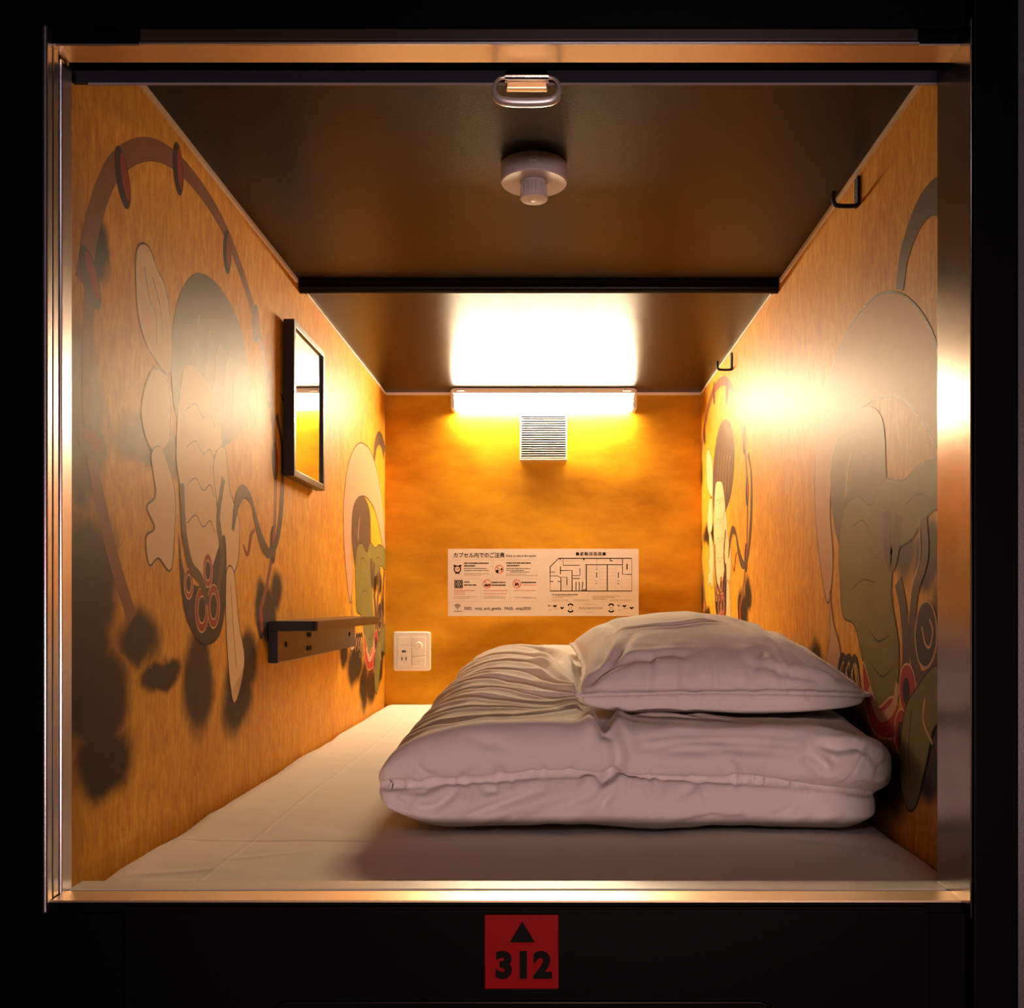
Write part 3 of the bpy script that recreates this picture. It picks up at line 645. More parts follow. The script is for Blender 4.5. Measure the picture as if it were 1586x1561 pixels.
# ================================================================== SOCKET PLATE
t = thing('socket_plate', 'ivory socket and dimmer plate low on the end wall near the left corner', 'socket')
px = lambda u, Y=YB: (u - 855) / 1498 * Y
pz = lambda v, Y=YB: H + (934 - v) / 1498 * Y
X0, X1, Z1, Z0 = px(609.5), px(667.5), pz(978), pz(1038.5)
def rbox(bm, x0, x1, y0, y1, z0, z1, r, seg=5, mat=0, chamf=0.0):
    pts = []
    for cx, cz, a0 in ((x1 - r, z1 - r, 0), (x0 + r, z1 - r, 90), (x0 + r, z0 + r, 180), (x1 - r, z0 + r, 270)):
        for i in range(seg + 1):
            a = math.radians(a0 + 90 * i / seg); pts.append((cx + r * math.cos(a), cz + r * math.sin(a)))
    mx, mz = (x0 + x1) / 2, (z0 + z1) / 2
    def ring(y, ins):
        fx = 1 - 2 * ins / (x1 - x0); fz = 1 - 2 * ins / (z1 - z0)
        return [bm.verts.new((mx + (a - mx) * fx, y, mz + (b - mz) * fz)) for a, b in pts]
    rings = [ring(y1, 0), ring(y0 + chamf, 0)] + ([ring(y0, chamf)] if chamf else [])
    k = len(pts)
    for A, B in zip(rings, rings[1:]):
        for i in range(k): bm.faces.new((A[i], A[(i + 1) % k], B[(i + 1) % k], B[i])).material_index = mat
    bm.faces.new(rings[-1]).material_index = mat; bm.faces.new(rings[0][::-1]).material_index = mat
    bmesh.ops.recalc_face_normals(bm, faces=bm.faces)
bm = bmesh.new(); rbox(bm, X0, X1, YB - 0.009, YB - 0.0003, Z0, Z1, 0.008, chamf=0.003); obj('cover', bm, M['white'], t)
y = YB - 0.009
def up(u): return X0 + (u - 300) / 910 * (X1 - X0)     # plate detail in the plate's own proportions
def vp(v): return Z1 - (v - 275) / 955 * (Z1 - Z0)
bm = bmesh.new(); rbox(bm, up(400), up(735), y - 0.0025, y + 0.001, vp(1110), vp(640), 0.002, 3, chamf=0.0006); obj('outlet', bm, M['white'], t)
bm = bmesh.new(); rbox(bm, up(405), up(700), y - 0.0012, y + 0.001, vp(625), vp(410), 0.002, 3, chamf=0.0005); obj('blank', bm, M['white'], t)
bm = bmesh.new(); rbox(bm, up(760), up(1085), y - 0.0025, y + 0.001, vp(870), vp(400), 0.002, 3, chamf=0.0006); obj('dimmer_base', bm, M['white'], t)
bm = bmesh.new(); rbox(bm, up(765), up(1085), y - 0.0045, y + 0.001, vp(1110), vp(885), 0.002, 3, chamf=0.001); sw = obj('rocker_switch', bm, M['white'], t)
bm = bmesh.new()
r = 0.0125; cx, cz = up(925), vp(620); prf = [(r, y - 0.002), (r, y - 0.012), (r * 0.9, y - 0.014), (r * 0.62, y - 0.0145), (r * 0.58, y - 0.0138)]
rings = [[bm.verts.new((cx + q * math.cos(2 * math.pi * j / 32), yy, cz + q * math.sin(2 * math.pi * j / 32))) for j in range(32)] for q, yy in prf]
for A, B in zip(rings, rings[1:]):
    for j in range(32): bm.faces.new((A[j], A[(j + 1) % 32], B[(j + 1) % 32], B[j])).smooth = True
bm.faces.new(rings[-1]); bm.faces.new(rings[0][::-1]); bmesh.ops.recalc_face_normals(bm, faces=bm.faces)
obj('dimmer_knob', bm, M['white'], t)
mkbox('usb_port', M['dark'], t, up(515), up(612), y - 0.0028, y - 0.0015, vp(780), vp(733))
for u in (520, 617): mkbox('socket_slot', M['dark'], t, up(u - 13), up(u + 13), y - 0.0028, y - 0.0015, vp(975), vp(895))
mkbox('indicator', M['inkg'], t, up(900), up(950), y - 0.0047, y - 0.004, vp(1003), vp(988))

# ================================================================== MIRROR (left wall)
t = thing('wall_mirror', 'small upright mirror in a deep black frame on the left wall', 'mirror')
mx1 = XL + 0.0255; mx0 = XL + 0.004
my0, my1, mz0, mz1 = 1.882, 2.135, H + 0.2475, H + 0.5535
fw_ = 0.013
bm = bmesh.new()
box(bm, mx0, mx1, my0, my0 + fw_, mz0, mz1, bev=0.0008); box(bm, mx0, mx1, my1 - fw_, my1, mz0, mz1, bev=0.0008)
box(bm, mx0, mx1, my0 + fw_, my1 - fw_, mz0, mz0 + fw_, bev=0.0008); box(bm, mx0, mx1, my0 + fw_, my1 - fw_, mz1 - fw_, mz1, bev=0.0008)
obj('frame', bm, M['frameb'], t)
mkbox('mirror_glass', M['mirror'], t, mx1 - 0.008, mx1 - 0.005, my0 + fw_, my1 - fw_, mz0 + fw_, mz1 - fw_)
mkbox('backing_board', M['matte'], t, mx0 + 0.002, mx1 - 0.0085, my0 + fw_, my1 - fw_, mz0 + fw_, mz1 - fw_)
for zz in (mz0 + 0.04, mz1 - 0.04): mkbox('spacer', M['matte'], t, XL + 0.0006, mx0 + 0.0045, my0 + 0.02, my0 + 0.04, zz - 0.01, zz + 0.01)
bm = bmesh.new(); sweep(bm, [(XL + 0.002, my0 - 0.004, H + 0.405), (XL + 0.004, my0 - 0.002, H + 0.395), (XL + 0.006, my0 + 0.004, H + 0.392)], 0.0014, 6)
obj('hanging_wire', bm, M['matte'], t)

# ================================================================== FOLDING RAIL SHELF (left wall)
t = thing('wall_shelf', 'narrow black metal shelf on a bolted plate along the left wall', 'shelf')
sy0, sy1 = 1.794, 2.47
bm = bmesh.new(); zt0 = H - 0.0335
rb = [(XL + 0.0008, sy0), (XL + 0.080, sy0), (XL + 0.087, sy0 + 0.003), (XL + 0.090, sy0 + 0.010), (XL + 0.090, sy1 - 0.010), (XL + 0.087, sy1 - 0.003), (XL + 0.080, sy1), (XL + 0.0008, sy1)]
A = [bm.verts.new((a, b, zt0)) for a, b in rb]; B = [bm.verts.new((a, b, zt0 - 0.0185)) for a, b in rb]
bm.faces.new(A); bm.faces.new(B[::-1])
for i in range(8): bm.faces.new((A[i], B[i], B[(i + 1) % 8], A[(i + 1) % 8]))
bmesh.ops.recalc_face_normals(bm, faces=bm.faces)
bmesh.ops.bevel(bm, geom=[e for e in bm.edges if abs(e.verts[0].co.z - e.verts[1].co.z) < 1e-6], offset=0.001, segments=2, affect='EDGES')
obj('shelf_board', bm, M['rail'], t)
mkbox('mounting_plate', M['rail'], t, XL + 0.0008, XL + 0.018, sy0, sy1 + 0.03, H - 0.1115, zt0 - 0.0187, bev=0.0008)
def bolt(yy, zz):
    bm = bmesh.new(); r = 0.0055; x = XL + 0.018
    rings = [[bm.verts.new((x + dx, yy + q * math.cos(2 * math.pi * j / 16), zz + q * math.sin(2 * math.pi * j / 16))) for j in range(16)] for q, dx in ((r, -0.001), (r, 0.001), (r * 0.7, 0.0022), (r * 0.35, 0.0022), (r * 0.3, 0.0008))]
    for A, B in zip(rings, rings[1:]):
        for j in range(16): bm.faces.new((A[j], A[(j + 1) % 16], B[(j + 1) % 16], B[j])).smooth = True
    bm.faces.new(rings[-1]); bmesh.ops.recalc_face_normals(bm, faces=bm.faces)
    return obj('bolt', bm, M['matte'], t)
for yy, zz in ((1.850, H - 0.079), (2.015, H - 0.066), (2.035, H - 0.066), (2.015, H - 0.094), (2.035, H - 0.094), (2.43, H - 0.078)): bolt(yy, zz)

# ================================================================== COAT HOOKS (right wall)
def hook(yc, label):
    t = thing('coat_hook', label, 'hook', 'coat hooks on the right wall')
    zt, zb = H + 0.655, H + 0.612
    mkbox('wall_plate', M['matte'], t, XR - 0.0042, XR - 0.0008, yc - 0.009, yc + 0.009, zb - 0.002, zt, bev=0.001)
    for k in range(2): mkbox('screw', M['chrome'], t, XR - 0.0052, XR - 0.004, yc - 0.001, yc + 0.001, zb + 0.012 + 0.014 * k, zb + 0.014 + 0.014 * k)
    bm = bmesh.new()
    sweep(bm, spline([(XR - 0.002, yc, zb), (XR - 0.015, yc, zb - 0.001), (XR - 0.033, yc, zb), (XR - 0.0375, yc, zb + 0.004), (XR - 0.0395, yc, zb + 0.014), (XR - 0.0375, yc, zb + 0.021)], n=5), 0.0032, 8, flat=(1.4, 1))
    obj('hook_arm', bm, M['matte'], t)
hook(1.489, 'black metal coat hook on the right wall, nearer the opening')
hook(2.534, 'black metal coat hook on the right wall, by the lamp end')

# ================================================================== ALARM on the ceiling
t = thing('ceiling_alarm', 'round white heat detector with a ribbed nozzle under the front ceiling', 'detector')
cx, cy, zc = -0.0276, 1.477, ZC + 0.004
bm = bmesh.new(); R_ = 0.0505
lathe(bm, [(R_, zc - 0.0004), (R_, zc - 0.026), (R_ - 0.0015, zc - 0.028), (0.022, zc - 0.026), (0.022, zc - 0.024)], cx, cy, 64)
obj('base', bm, M['white2'], t)
bm = bmesh.new(); box(bm, cx - 0.0075, cx + 0.0065, cy - R_ - 0.004, cy - R_ + 0.006, zc - 0.017, zc - 0.0006, bev=0.0015); obj('latch', bm, M['white2'], t)
bm = bmesh.new(); lathe(bm, [(0.0205, zc - 0.0255), (0.0205, zc - 0.030), (0.0175, zc - 0.033), (0.0165, zc - 0.047), (0.0165, zc - 0.0485)], cx, cy, 40)
nz_ = obj('nozzle', bm, M['white2'], t)
for k in range(12):
    a = 2 * math.pi * k / 12 + math.pi / 12
    bm = bmesh.new(); box(bm, -0.0022, 0.0022, 0.0155, 0.0205, zc - 0.0475, zc - 0.031, bev=0.0005)
    bmesh.ops.rotate(bm, verts=bm.verts, cent=(0, 0, 0), matrix=Matrix.Rotation(a, 3, 'Z')); bmesh.ops.translate(bm, verts=bm.verts, vec=(cx, cy, 0))
    obj('rib', bm, M['white2'], nz_)
bm = bmesh.new(); lathe(bm, [(0.0212, zc - 0.0465), (0.0215, zc - 0.0500), (0.0200, zc - 0.0520), (0.004, zc - 0.0525)], cx, cy, 40); obj('cap', bm, M['white2'], nz_)
bm = bmesh.new(); lathe(bm, [(0.0042, zc - 0.0520), (0.0040, zc - 0.0532), (0.002, zc - 0.0538)], cx, cy, 20); obj('indicator_lens', bm, M['trimw'], nz_)

# ================================================================== ROLLER SCREEN with pull ring
t = thing('roller_screen', 'rolled up navy black privacy screen with pull ring under the header', 'screen')
by0, by1, bz0, bz1 = 1.030, 1.036, H + 0.5550, H + 0.5830
bx0, bx1 = OL - 0.013, OR_ + 0.045
bm = bmesh.new(); rbox(bm, bx0, bx1, by0, by1, bz0, bz1, 0.0055, 5, chamf=0.001); obj('bottom_bar', bm, M['screen'], t)
mkbox('seal_strip', plain('mauve_grey_strip', (0.24, 0.19, 0.20, 1), 0.5), t, bx0 + 0.02, bx1 - 0.001, by0 + 0.0015, by1 - 0.003, bz0 - 0.0022, bz0 + 0.0004)
mkbox('screen_fabric', M['screen'], t, bx0 + 0.006, bx1 - 0.002, 1.0325, 1.0340, bz1 - 0.001, ZC - 0.03)
bm = bmesh.new(); sweep(bm, [(bx0 + 0.004, 1.058, ZC - 0.036), (bx1 - 0.002, 1.058, ZC - 0.036)], 0.026, 20); obj('roll', bm, M['screen'], t)
hx = -0.0267
bm = bmesh.new(); rbox(bm, hx - 0.022, hx + 0.022, 1.0205, 1.0303, H + 0.5515, H + 0.5650, 0.0045, 5, chamf=0.003)
sweep(bm, [(hx - 0.023, 1.0245, H + 0.5570), (hx + 0.023, 1.0245, H + 0.5570)], 0.0053, 14)
mh = obj('handle_mount', bm, M['chrome'], t)
mkbox('mount_plate', M['alu_gold'], mh, hx - 0.022, hx + 0.022, 1.0225, 1.0303, H + 0.5440, H + 0.5512, bev=0.0015)
ringp = [(-0.0220, 0.5570), (-0.0297, 0.5545), (-0.0340, 0.547), (-0.0340, 0.538), (-0.0297, 0.5295), (-0.0195, 0.5258), (0.0, 0.5248), (0.0195, 0.5258), (0.0297, 0.5295), (0.0340, 0.538), (0.0340, 0.547), (0.0297, 0.5545), (0.0220, 0.5570)]
bm = bmesh.new(); pts = spline(ringp, n=5)
sweep(bm, [(hx + a, 1.0245 - (0.557 - b) * 0.30, H + b) for a, b in pts], [0.0018 + 0.0027 * max(0, min(1, (0.545 - b) / 0.015)) for a, b in pts], 12)
obj('pull_ring', bm, M['satin'], t)

# ================================================================== NUMBER PLATE 312
t = thing('number_sign', 'red square bunk sign reading 312 with a black up arrow', 'sign')
yq = 0.955
q = lambda u: (u - 855) / 1498 * yq
qz = lambda v: H + (934 - v) / 1498 * yq
bm = bmesh.new(); box(bm, q(751), q(865), yq - 0.0025, yq - 0.0002, qz(1530), qz(1415.5), bev=0.0006); obj('plate', bm, M['red'], t)
bm = bmesh.new(); pr = Print(bm, lambda a, b, lay: (q(a), yq - 0.0027, qz(b)), [M['ink']]); pr.poly([(789.5, 1458), (828.5, 1458), (809, 1425)], M['ink']); obj('arrow', bm, M['ink'], t)
text_mesh('312', 0.0345, q(810.5), yq - 0.0027, qz(1495), M['ink'], t, align='CENTER', bold=0.0019, name='number_lettering', xs=1.0, spacing=1.10)

# ================================================================== BEDDING
def vnoise(seed, shape_pts, scale):
    """smooth value noise on N x 3 points"""
    rs = np.random.RandomState(seed); G = rs.rand(32, 32, 32)
    p = shape_pts * scale; i = np.floor(p).astype(int); f = p - i; f = f * f * (3 - 2 * f)
    out = 0
    for dx in (0, 1):
        for dy in (0, 1):
            for dz in (0, 1):
                wgt = (f[:, 0] if dx else 1 - f[:, 0]) * (f[:, 1] if dy else 1 - f[:, 1]) * (f[:, 2] if dz else 1 - f[:, 2])
                out = out + wgt * G[(i[:, 0] + dx) % 32, (i[:, 1] + dy) % 32, (i[:, 2] + dz) % 32]
    return out * 2 - 1
def seg_dist(p, a, b):
    a = np.array(a); b = np.array(b); d = b - a; t_ = np.clip(((p - a) @ d) / (d @ d), 0, 1)
    return np.linalg.norm(p - (a + t_[:, None] * d), axis=1), t_
def poly_dist(p, pts):
    best = np.full(len(p), 9e9); tt = np.zeros(len(p)); k = len(pts) - 1
    for i in range(k):
        d, t_ = seg_dist(p, pts[i], pts[i + 1]); m_ = d < best
        best[m_] = d[m_]; tt[m_] = (i + t_[m_]) / k
    return best, tt
def sstep(a, b, x):
    t_ = np.clip((x - a) / (b - a), 0, 1); return t_ * t_ * (3 - 2 * t_)

# mattress with fitted sheet
def mattress():
    xs = np.linspace(XL + 0.003, XR - 0.003, 240); ys = np.linspace(1.037, YB - 0.003, 420)
    xs = np.unique(np.concatenate([xs, np.linspace(-0.405, -0.395, 8), np.linspace(-0.08, -0.07, 8)]))
    ys = np.unique(np.concatenate([ys, np.linspace(1.30, 1.32, 10)]))
    nx_, ny_ = len(xs), len(ys); X, Y = np.meshgrid(xs, ys, indexing='ij')
    p3 = np.stack([X.ravel(), Y.ravel(), np.zeros(X.size)], 1)
    z = np.full(X.size, ZM)
    z += 0.0035 * vnoise(3, p3, 3.1) + 0.0016 * vnoise(4, p3, 9.0) + 0.0006 * vnoise(5, p3, 30)
    xx, yy = X.ravel(), Y.ravel()
    for dist in (xx - XL, XR - xx, yy - 1.037, YB - yy):
        d = np.clip(dist - 0.003, 0, 0.03) / 0.03
        z -= 0.010 * (1 - np.sqrt(1 - (1 - d) ** 2))
    z += 0.004 * vnoise(8, p3, 11.0) * np.exp(-((xx - XL) / 0.03) ** 2)
    for (c, xo) in ((-0.40, 0), (-0.075, 0)):
        cc = c + 0.003 * np.sin(yy * 4); z += 0.0012 * np.exp(-np.abs(xx - cc) / 0.0035) * (yy < 2.6)
    z -= 0.0012 * np.exp(-np.abs(yy - 1.31 - 0.006 * np.sin(xx * 5)) / 0.003)
    # small puckers in the corners
    for (ax, ay, ang, amp) in ((-0.47, 1.09, 0.25, 0.003), (-0.45, 1.14, 0.35, 0.002), (0.40, 1.20, 2.2, 0.006), (0.43, 1.17, 2.3, 0.005), (0.36, 1.27, 2.6, 0.004), (-0.37, 1.22, 0.5, 0.0015)):
        u_ = (xx - ax) * math.cos(ang) + (yy - ay) * math.sin(ang); v_ = -(xx - ax) * math.sin(ang) + (yy - ay) * math.cos(ang)
        z += amp * np.exp(-(v_ / 0.007) ** 2 - (u_ / 0.06) ** 2)
    verts = np.stack([xx, yy, z], 1)
    idx = np.arange(nx_ * ny_).reshape(nx_, ny_)
    F = np.stack([idx[:-1, :-1], idx[1:, :-1], idx[1:, 1:], idx[:-1, 1:]], -1).reshape(-1, 4).tolist()
    rim = list(idx[:, 0]) + list(idx[-1, 1:]) + list(idx[-2::-1, -1]) + list(idx[0, -2:0:-1])
    base = len(verts); low = verts[rim].copy(); low[:, 2] = 0.0005
    verts = np.concatenate([verts, low]); k = len(rim)
    for i in range(k): F.append([int(rim[i]), base + i, base + (i + 1) % k, int(rim[(i + 1) % k])])
    F.append(list(range(base, base + k)))
    me = bpy.data.meshes.new('mattress'); me.from_pydata(verts.tolist(), [], F); me.update()
    bm = bmesh.new(); bm.from_mesh(me); bmesh.ops.recalc_face_normals(bm, faces=bm.faces); bm.to_mesh(me); bm.free()
    for f in me.polygons: f.use_smooth = True
    me.materials.append(M['sheet'])
    o = bpy.data.objects.new('mattress', me); C.objects.link(o)
    tag(o, 'mattress under a smooth white sheet filling the capsule floor', 'mattress')
mattress()

def cushion(n, fn):
    """closed body from a cube sphere: fn maps (a,b,c) on the unit cube surface to space"""
    verts, faces = [], []; g = np.linspace(-1, 1, n)
    A, B = np.meshgrid(g, g, indexing='ij'); a, b = A.ravel(), B.ravel(); one = np.ones_like(a)
    for s in (-1, 1):
        for ax in range(3):
            cs = [a, b]; p = np.stack([one * s if k == ax else cs.pop(0) for k in range(3)], 1)
            base = sum(len(v) for v in verts); verts.append(fn(p))
            idx = base + np.arange(n * n).reshape(n, n)
            faces += np.stack([idx[:-1, :-1], idx[1:, :-1], idx[1:, 1:], idx[:-1, 1:]], -1).reshape(-1, 4).tolist()
    return np.concatenate(verts), faces
def remeshed(name, bodies, voxel, sm):
    bm = bmesh.new()
    for V, F in bodies:
        vs = [bm.verts.new(v) for v in V]
        for f in F:
            try: bm.faces.new([vs[i] for i in f])
            except ValueError: pass
    bmesh.ops.remove_doubles(bm, verts=bm.verts, dist=1e-6)
    bmesh.ops.recalc_face_normals(bm, faces=bm.faces)
    me = bpy.data.meshes.new('raw'); bm.to_mesh(me); bm.free()
    o = bpy.data.objects.new('raw', me); C.objects.link(o)
    md = o.modifiers.new('r', 'REMESH'); md.mode = 'VOXEL'; md.voxel_size = voxel; md.use_smooth_shade = True
    if sm:
        s = o.modifiers.new('s', 'SMOOTH'); s.factor = 0.6; s.iterations = sm
    bpy.context.view_layer.update()
    out = bpy.data.meshes.new_from_object(o.evaluated_get(bpy.context.evaluated_depsgraph_get()))
    bpy.data.objects.remove(o)
    out.name = name
    return out
def get_vn(me):
    n = len(me.vertices); v = np.empty(n * 3); me.vertices.foreach_get('co', v)
    m = np.empty(n * 3); me.vertices.foreach_get('normal', m); return v.reshape(-1, 3), m.reshape(-1, 3)
def set_v(me, v):
    me.vertices.foreach_set('co', v.ravel()); me.update()
    for f in me.polygons: f.use_smooth = True
def sgnpow(a, e): return np.sign(a) * np.abs(a) ** e

DX0, DX1, DY0, DY1 = -0.251, 0.458, 1.330, 2.27
def top_h(x, y):       # height of the folded duvet's top above the sheet
    ty_ = np.clip((y - DY0) / (DY1 - DY0), 0, 1)
    h = 0.148 + 0.072 * sstep(0.0, 0.95, ty_)
    e = np.clip((x - DX0) / 0.17, 0, 1)
    return h * (0.40 + 0.60 * np.sqrt(1 - (1 - e) ** 2))
def body_fn(x0, x1, y0, y1, zlo, zhi, ex=0.16, ez=0.5):
    def fn(p):
        # superellipse plan with rounded lens-like edge
        q = p / np.maximum(1e-9, (np.abs(p) ** 24).sum(1) ** (1 / 24))[:, None]
        a, b, c = q[:, 0], q[:, 1], q[:, 2]
        rxy = np.maximum(np.abs(a), np.abs(b)); 
        x = (x0 + x1) / 2 + (x1 - x0) / 2 * a; y = (y0 + y1) / 2 + (y1 - y0) / 2 * b
        dx = np.minimum(x - x0, x1 - x); dy = np.minimum(y - y0, y1 - y)
        lo = zlo(x, y) if callable(zlo) else np.full_like(x, zlo); hi = zhi(x, y) if callable(zhi) else np.full_like(x, zhi)
        R = 0.036
        k = np.sqrt(np.clip(1 - (1 - np.clip(dx / R, 0, 1)) ** 2, 0, 1)) * np.sqrt(np.clip(1 - (1 - np.clip(dy / R, 0, 1)) ** 2, 0, 1))
        mid = (lo + hi) / 2
        z = mid + (hi - lo) / 2 * np.clip(c / 0.9, -1, 1) * np.maximum(k, 0.02)
        return np.stack([x, y, z + ZM], 1)
    return fn
def pseam(y): return 0.181 + 0.052 * np.clip((y - 1.435) / 0.57, 0, 1)
def duvet():
    def seam(x, y=None): return np.interp(x, [DX0, -0.20, -0.02, 0.10, 0.27, 0.40, 0.47], [0.062, 0.068, 0.078, 0.078, 0.073, 0.058, 0.050])
    lo = cushion(90, body_fn(DX0 + 0.002, 0.455, DY0, DY1 - 0.02, lambda x, y: 0.002 + 0.048 * (1 - np.sqrt(np.clip(1 - (1 - np.clip((x - DX0) / 0.13, 0, 1)) ** 2, 0, 1))) + 0.012 * sstep(0.40, 0.455, x), lambda x, y: seam(x) + 0.004))
    up_ = cushion(110, body_fn(DX0 + 0.002, 0.4695, DY0 + 0.002, DY1, lambda x, y: seam(x) - 0.004, lambda x, y: top_h(x, y) - 0.014 * sstep(0.36, 0.47, x)))
    # the fold down the left side, closing both layers
    def roll(p):
        q = p / np.linalg.norm(p, axis=1)[:, None]
        yy = sgnpow(q[:, 1], 0.6)
        return np.stack([DX0 + 0.050 + 0.050 * q[:, 0], (DY0 + DY1) / 2 + (DY1 - DY0) / 2 * yy * 0.988, ZM + 0.0615 + 0.030 * q[:, 2]], 1)
    rl = cushion(60, roll)
    def warp(B):
        V, F = B; V = V.copy(); ty_ = (V[:, 1] - DY0) / (DY1 - DY0)
        V[:, 0] += 0.026 * ty_ * (1 - sstep(DX0, DX0 + 0.3, V[:, 0]))
        V[:, 1] -= 0.040 * sstep(0.18, 0.47, V[:, 0]) * (1 - sstep(0, 0.4, ty_)) * sstep(0.045, 0.085, V[:, 2] - ZM)
        return V, F
    me = remeshed('duvet', [warp(lo), warp(up_), warp(rl)], 0.0036, 3)
    v, n = get_vn(me); x, y, z = v[:, 0], v[:, 1], v[:, 2] - ZM
    up_w = sstep(0.25, 0.75, n[:, 2]); fr_w = sstep(0.35, 0.85, -n[:, 1]); lf_w = sstep(0.3, 0.9, -n[:, 0])
    d = np.zeros(len(v))
    pw = v.copy(); 
    # broad puffiness
    d += 0.007 * vnoise(11, v, 7.0) + 0.004 * vnoise(12, v, 14.0) + 0.0012 * vnoise(13, v, 40.0)
    def crease(plane, pts, depth, wd, wgt, fade=True, ridge=0.5):
        nonlocal d
        pp = np.stack([x, y] if plane == 'xy' else [x, z] if plane == 'xz' else [y, z], 1)
        dist, tt = poly_dist(pp, spline(pts, n=6))
        f = np.sin(np.pi * np.clip(tt, 0.0, 1.0)) ** 0.5 if fade else 1.0
        d += wgt * f * (-depth * np.exp(-(dist / wd) ** 2) + ridge * depth * np.exp(-((dist - 2.0 * wd) / (1.2 * wd)) ** 2))
    # fan of long folds over the left part of the top, gathered under the pillow's corner
    hub = (0.085, 1.56)
    for (ex_, ey_, cx_, cy_, dp, wd) in [(-0.215, 1.47, -0.06, 1.40, 0.008, 0.009), (-0.222, 1.56, -0.08, 1.48, 0.007, 0.006), (-0.224, 1.66, -0.08, 1.55, 0.010, 0.009), (-0.224, 1.74, -0.07, 1.62, 0.007, 0.006),
                                 (-0.222, 1.83, -0.06, 1.69, 0.010, 0.009), (-0.218, 1.92, -0.05, 1.77, 0.008, 0.007), (-0.212, 2.02, -0.04, 1.85, 0.011, 0.010), (-0.19, 2.12, -0.03, 1.93, 0.009, 0.010), (-0.14, 2.20, -0.01, 2.02, 0.012, 0.012)]:
        hy = hub[1] + 0.10 * (ey_ - 1.47)
        crease('xy', [(hub[0], hy), (cx_ * 0.4 + 0.03, cy_ * 0.6 + hy * 0.4), (cx_, cy_ * 0.75 + ey_ * 0.25), (ex_, ey_)], dp, wd, up_w + 0.5 * lf_w, fade=False)
    # deep pinch line that splits the front of the upper layer
    crease('xz', [(0.072, 0.165), (0.085, 0.135), (0.092, 0.11), (0.090, 0.092), (0.082, 0.080)], 0.011, 0.009, fr_w + 0.6 * up_w * (y < DY0 + 0.12), fade=False, ridge=0.35)
    crease('xy', [(0.070, 1.34), (0.075, 1.40), (0.085, 1.50)], 0.014, 0.010, up_w, fade=False, ridge=0.4)
    # hem band at the right end, folds running back from the pinch
    crease('xz', [(0.425, 0.145), (0.418, 0.115), (0.405, 0.085), (0.39, 0.066)], 0.005, 0.004, fr_w, fade=False)
    crease('xz', [(0.455, 0.125), (0.45, 0.105), (0.435, 0.085)], 0.006, 0.005, fr_w, fade=False)
    for e_, dp in ((1.44, 0.005), (1.475, 0.004)): crease('xy', [(0.09, 1.42), (0.16, 1.40 + (e_ - 1.44)), (0.26, 1.385)], dp, 0.008, up_w)
    # horizontal soft fold line on the front, right half, and tucks at the right end
    crease('xz', [(0.11, 0.112), (0.18, 0.126), (0.27, 0.128), (0.345, 0.122)], 0.008, 0.006, fr_w, ridge=-0.9)
    for pts, dp, wd in [([(0.345, 0.118), (0.365, 0.105), (0.375, 0.088)], 0.010, 0.006), ([(0.35, 0.125), (0.39, 0.122), (0.43, 0.130)], 0.008, 0.006), ([(0.40, 0.135), (0.43, 0.112), (0.445, 0.085)], 0.006, 0.006),
                        ([(0.24, 0.105), (0.25, 0.088), (0.255, 0.074)], 0.004, 0.006), ([(0.20, 0.070), (0.19, 0.060), (0.17, 0.05)], 0.004, 0.005)]:
        crease('xz', pts, dp, wd, fr_w)
    # slanting wrinkles on the front of the lower layer, left half
    for pts, dp, wd in [([(-0.13, 0.062), (-0.145, 0.048), (-0.165, 0.036), (-0.19, 0.038)], 0.007, 0.006), ([(-0.10, 0.062), (-0.07, 0.056)], 0.004, 0.005), ([(-0.01, 0.062), (-0.05, 0.048), (-0.09, 0.034), (-0.13, 0.022)], 0.006, 0.006),
                        ([(0.06, 0.058), (0.03, 0.045), (-0.02, 0.032)], 0.005, 0.007), ([(0.09, 0.06), (0.075, 0.048), (0.07, 0.035)], 0.005, 0.005), ([(-0.05, 0.015), (0.0, 0.026), (0.05, 0.032)], 0.004, 0.008),
                        ([(0.30, 0.02), (0.33, 0.035), (0.34, 0.05)], 0.004, 0.007), ([(0.15, 0.012), (0.22, 0.02), (0.27, 0.016)], 0.004, 0.007), ([(-0.215, 0.062), (-0.18, 0.060), (-0.15, 0.068)], 0.005, 0.006), ([(-0.225, 0.05), (-0.205, 0.04), (-0.19, 0.05)], 0.005, 0.007),
                        ([(-0.19, 0.10), (-0.18, 0.085), (-0.16, 0.072)], 0.006, 0.006), ([(-0.10, 0.095), (-0.115, 0.08), (-0.12, 0.07)], 0.003, 0.006)]:
        crease('xz', pts, dp, wd, fr_w + 0.5 * lf_w)
    rp = random.Random(31)
    for i in range(34):      # small puckers running off the seam between the layers
        xs_ = rp.uniform(-0.20, 0.42); z0_ = float(seam(xs_)); up_s = rp.random() < 0.4; L_ = rp.uniform(0.012, 0.032); sl = rp.uniform(-0.9, 0.5)
        z1_ = z0_ + (L_ * 0.8 if up_s else -L_)
        crease('xz', [(xs_, z0_), (xs_ + sl * L_ * 0.5, (z0_ + z1_) / 2 + 0.001), (xs_ + sl * L_, z1_)], rp.uniform(0.0015, 0.004), rp.uniform(0.003, 0.006), fr_w, ridge=0.4)
    for i in range(16):      # and along the front foot of the duvet
        xs_ = rp.uniform(-0.16, 0.42); L_ = rp.uniform(0.02, 0.05)
        crease('xz', [(xs_, 0.010), (xs_ + L_ * 0.6, 0.016), (xs_ + L_, 0.026)], rp.uniform(0.001, 0.0028), rp.uniform(0.004, 0.007), fr_w, ridge=0.4)
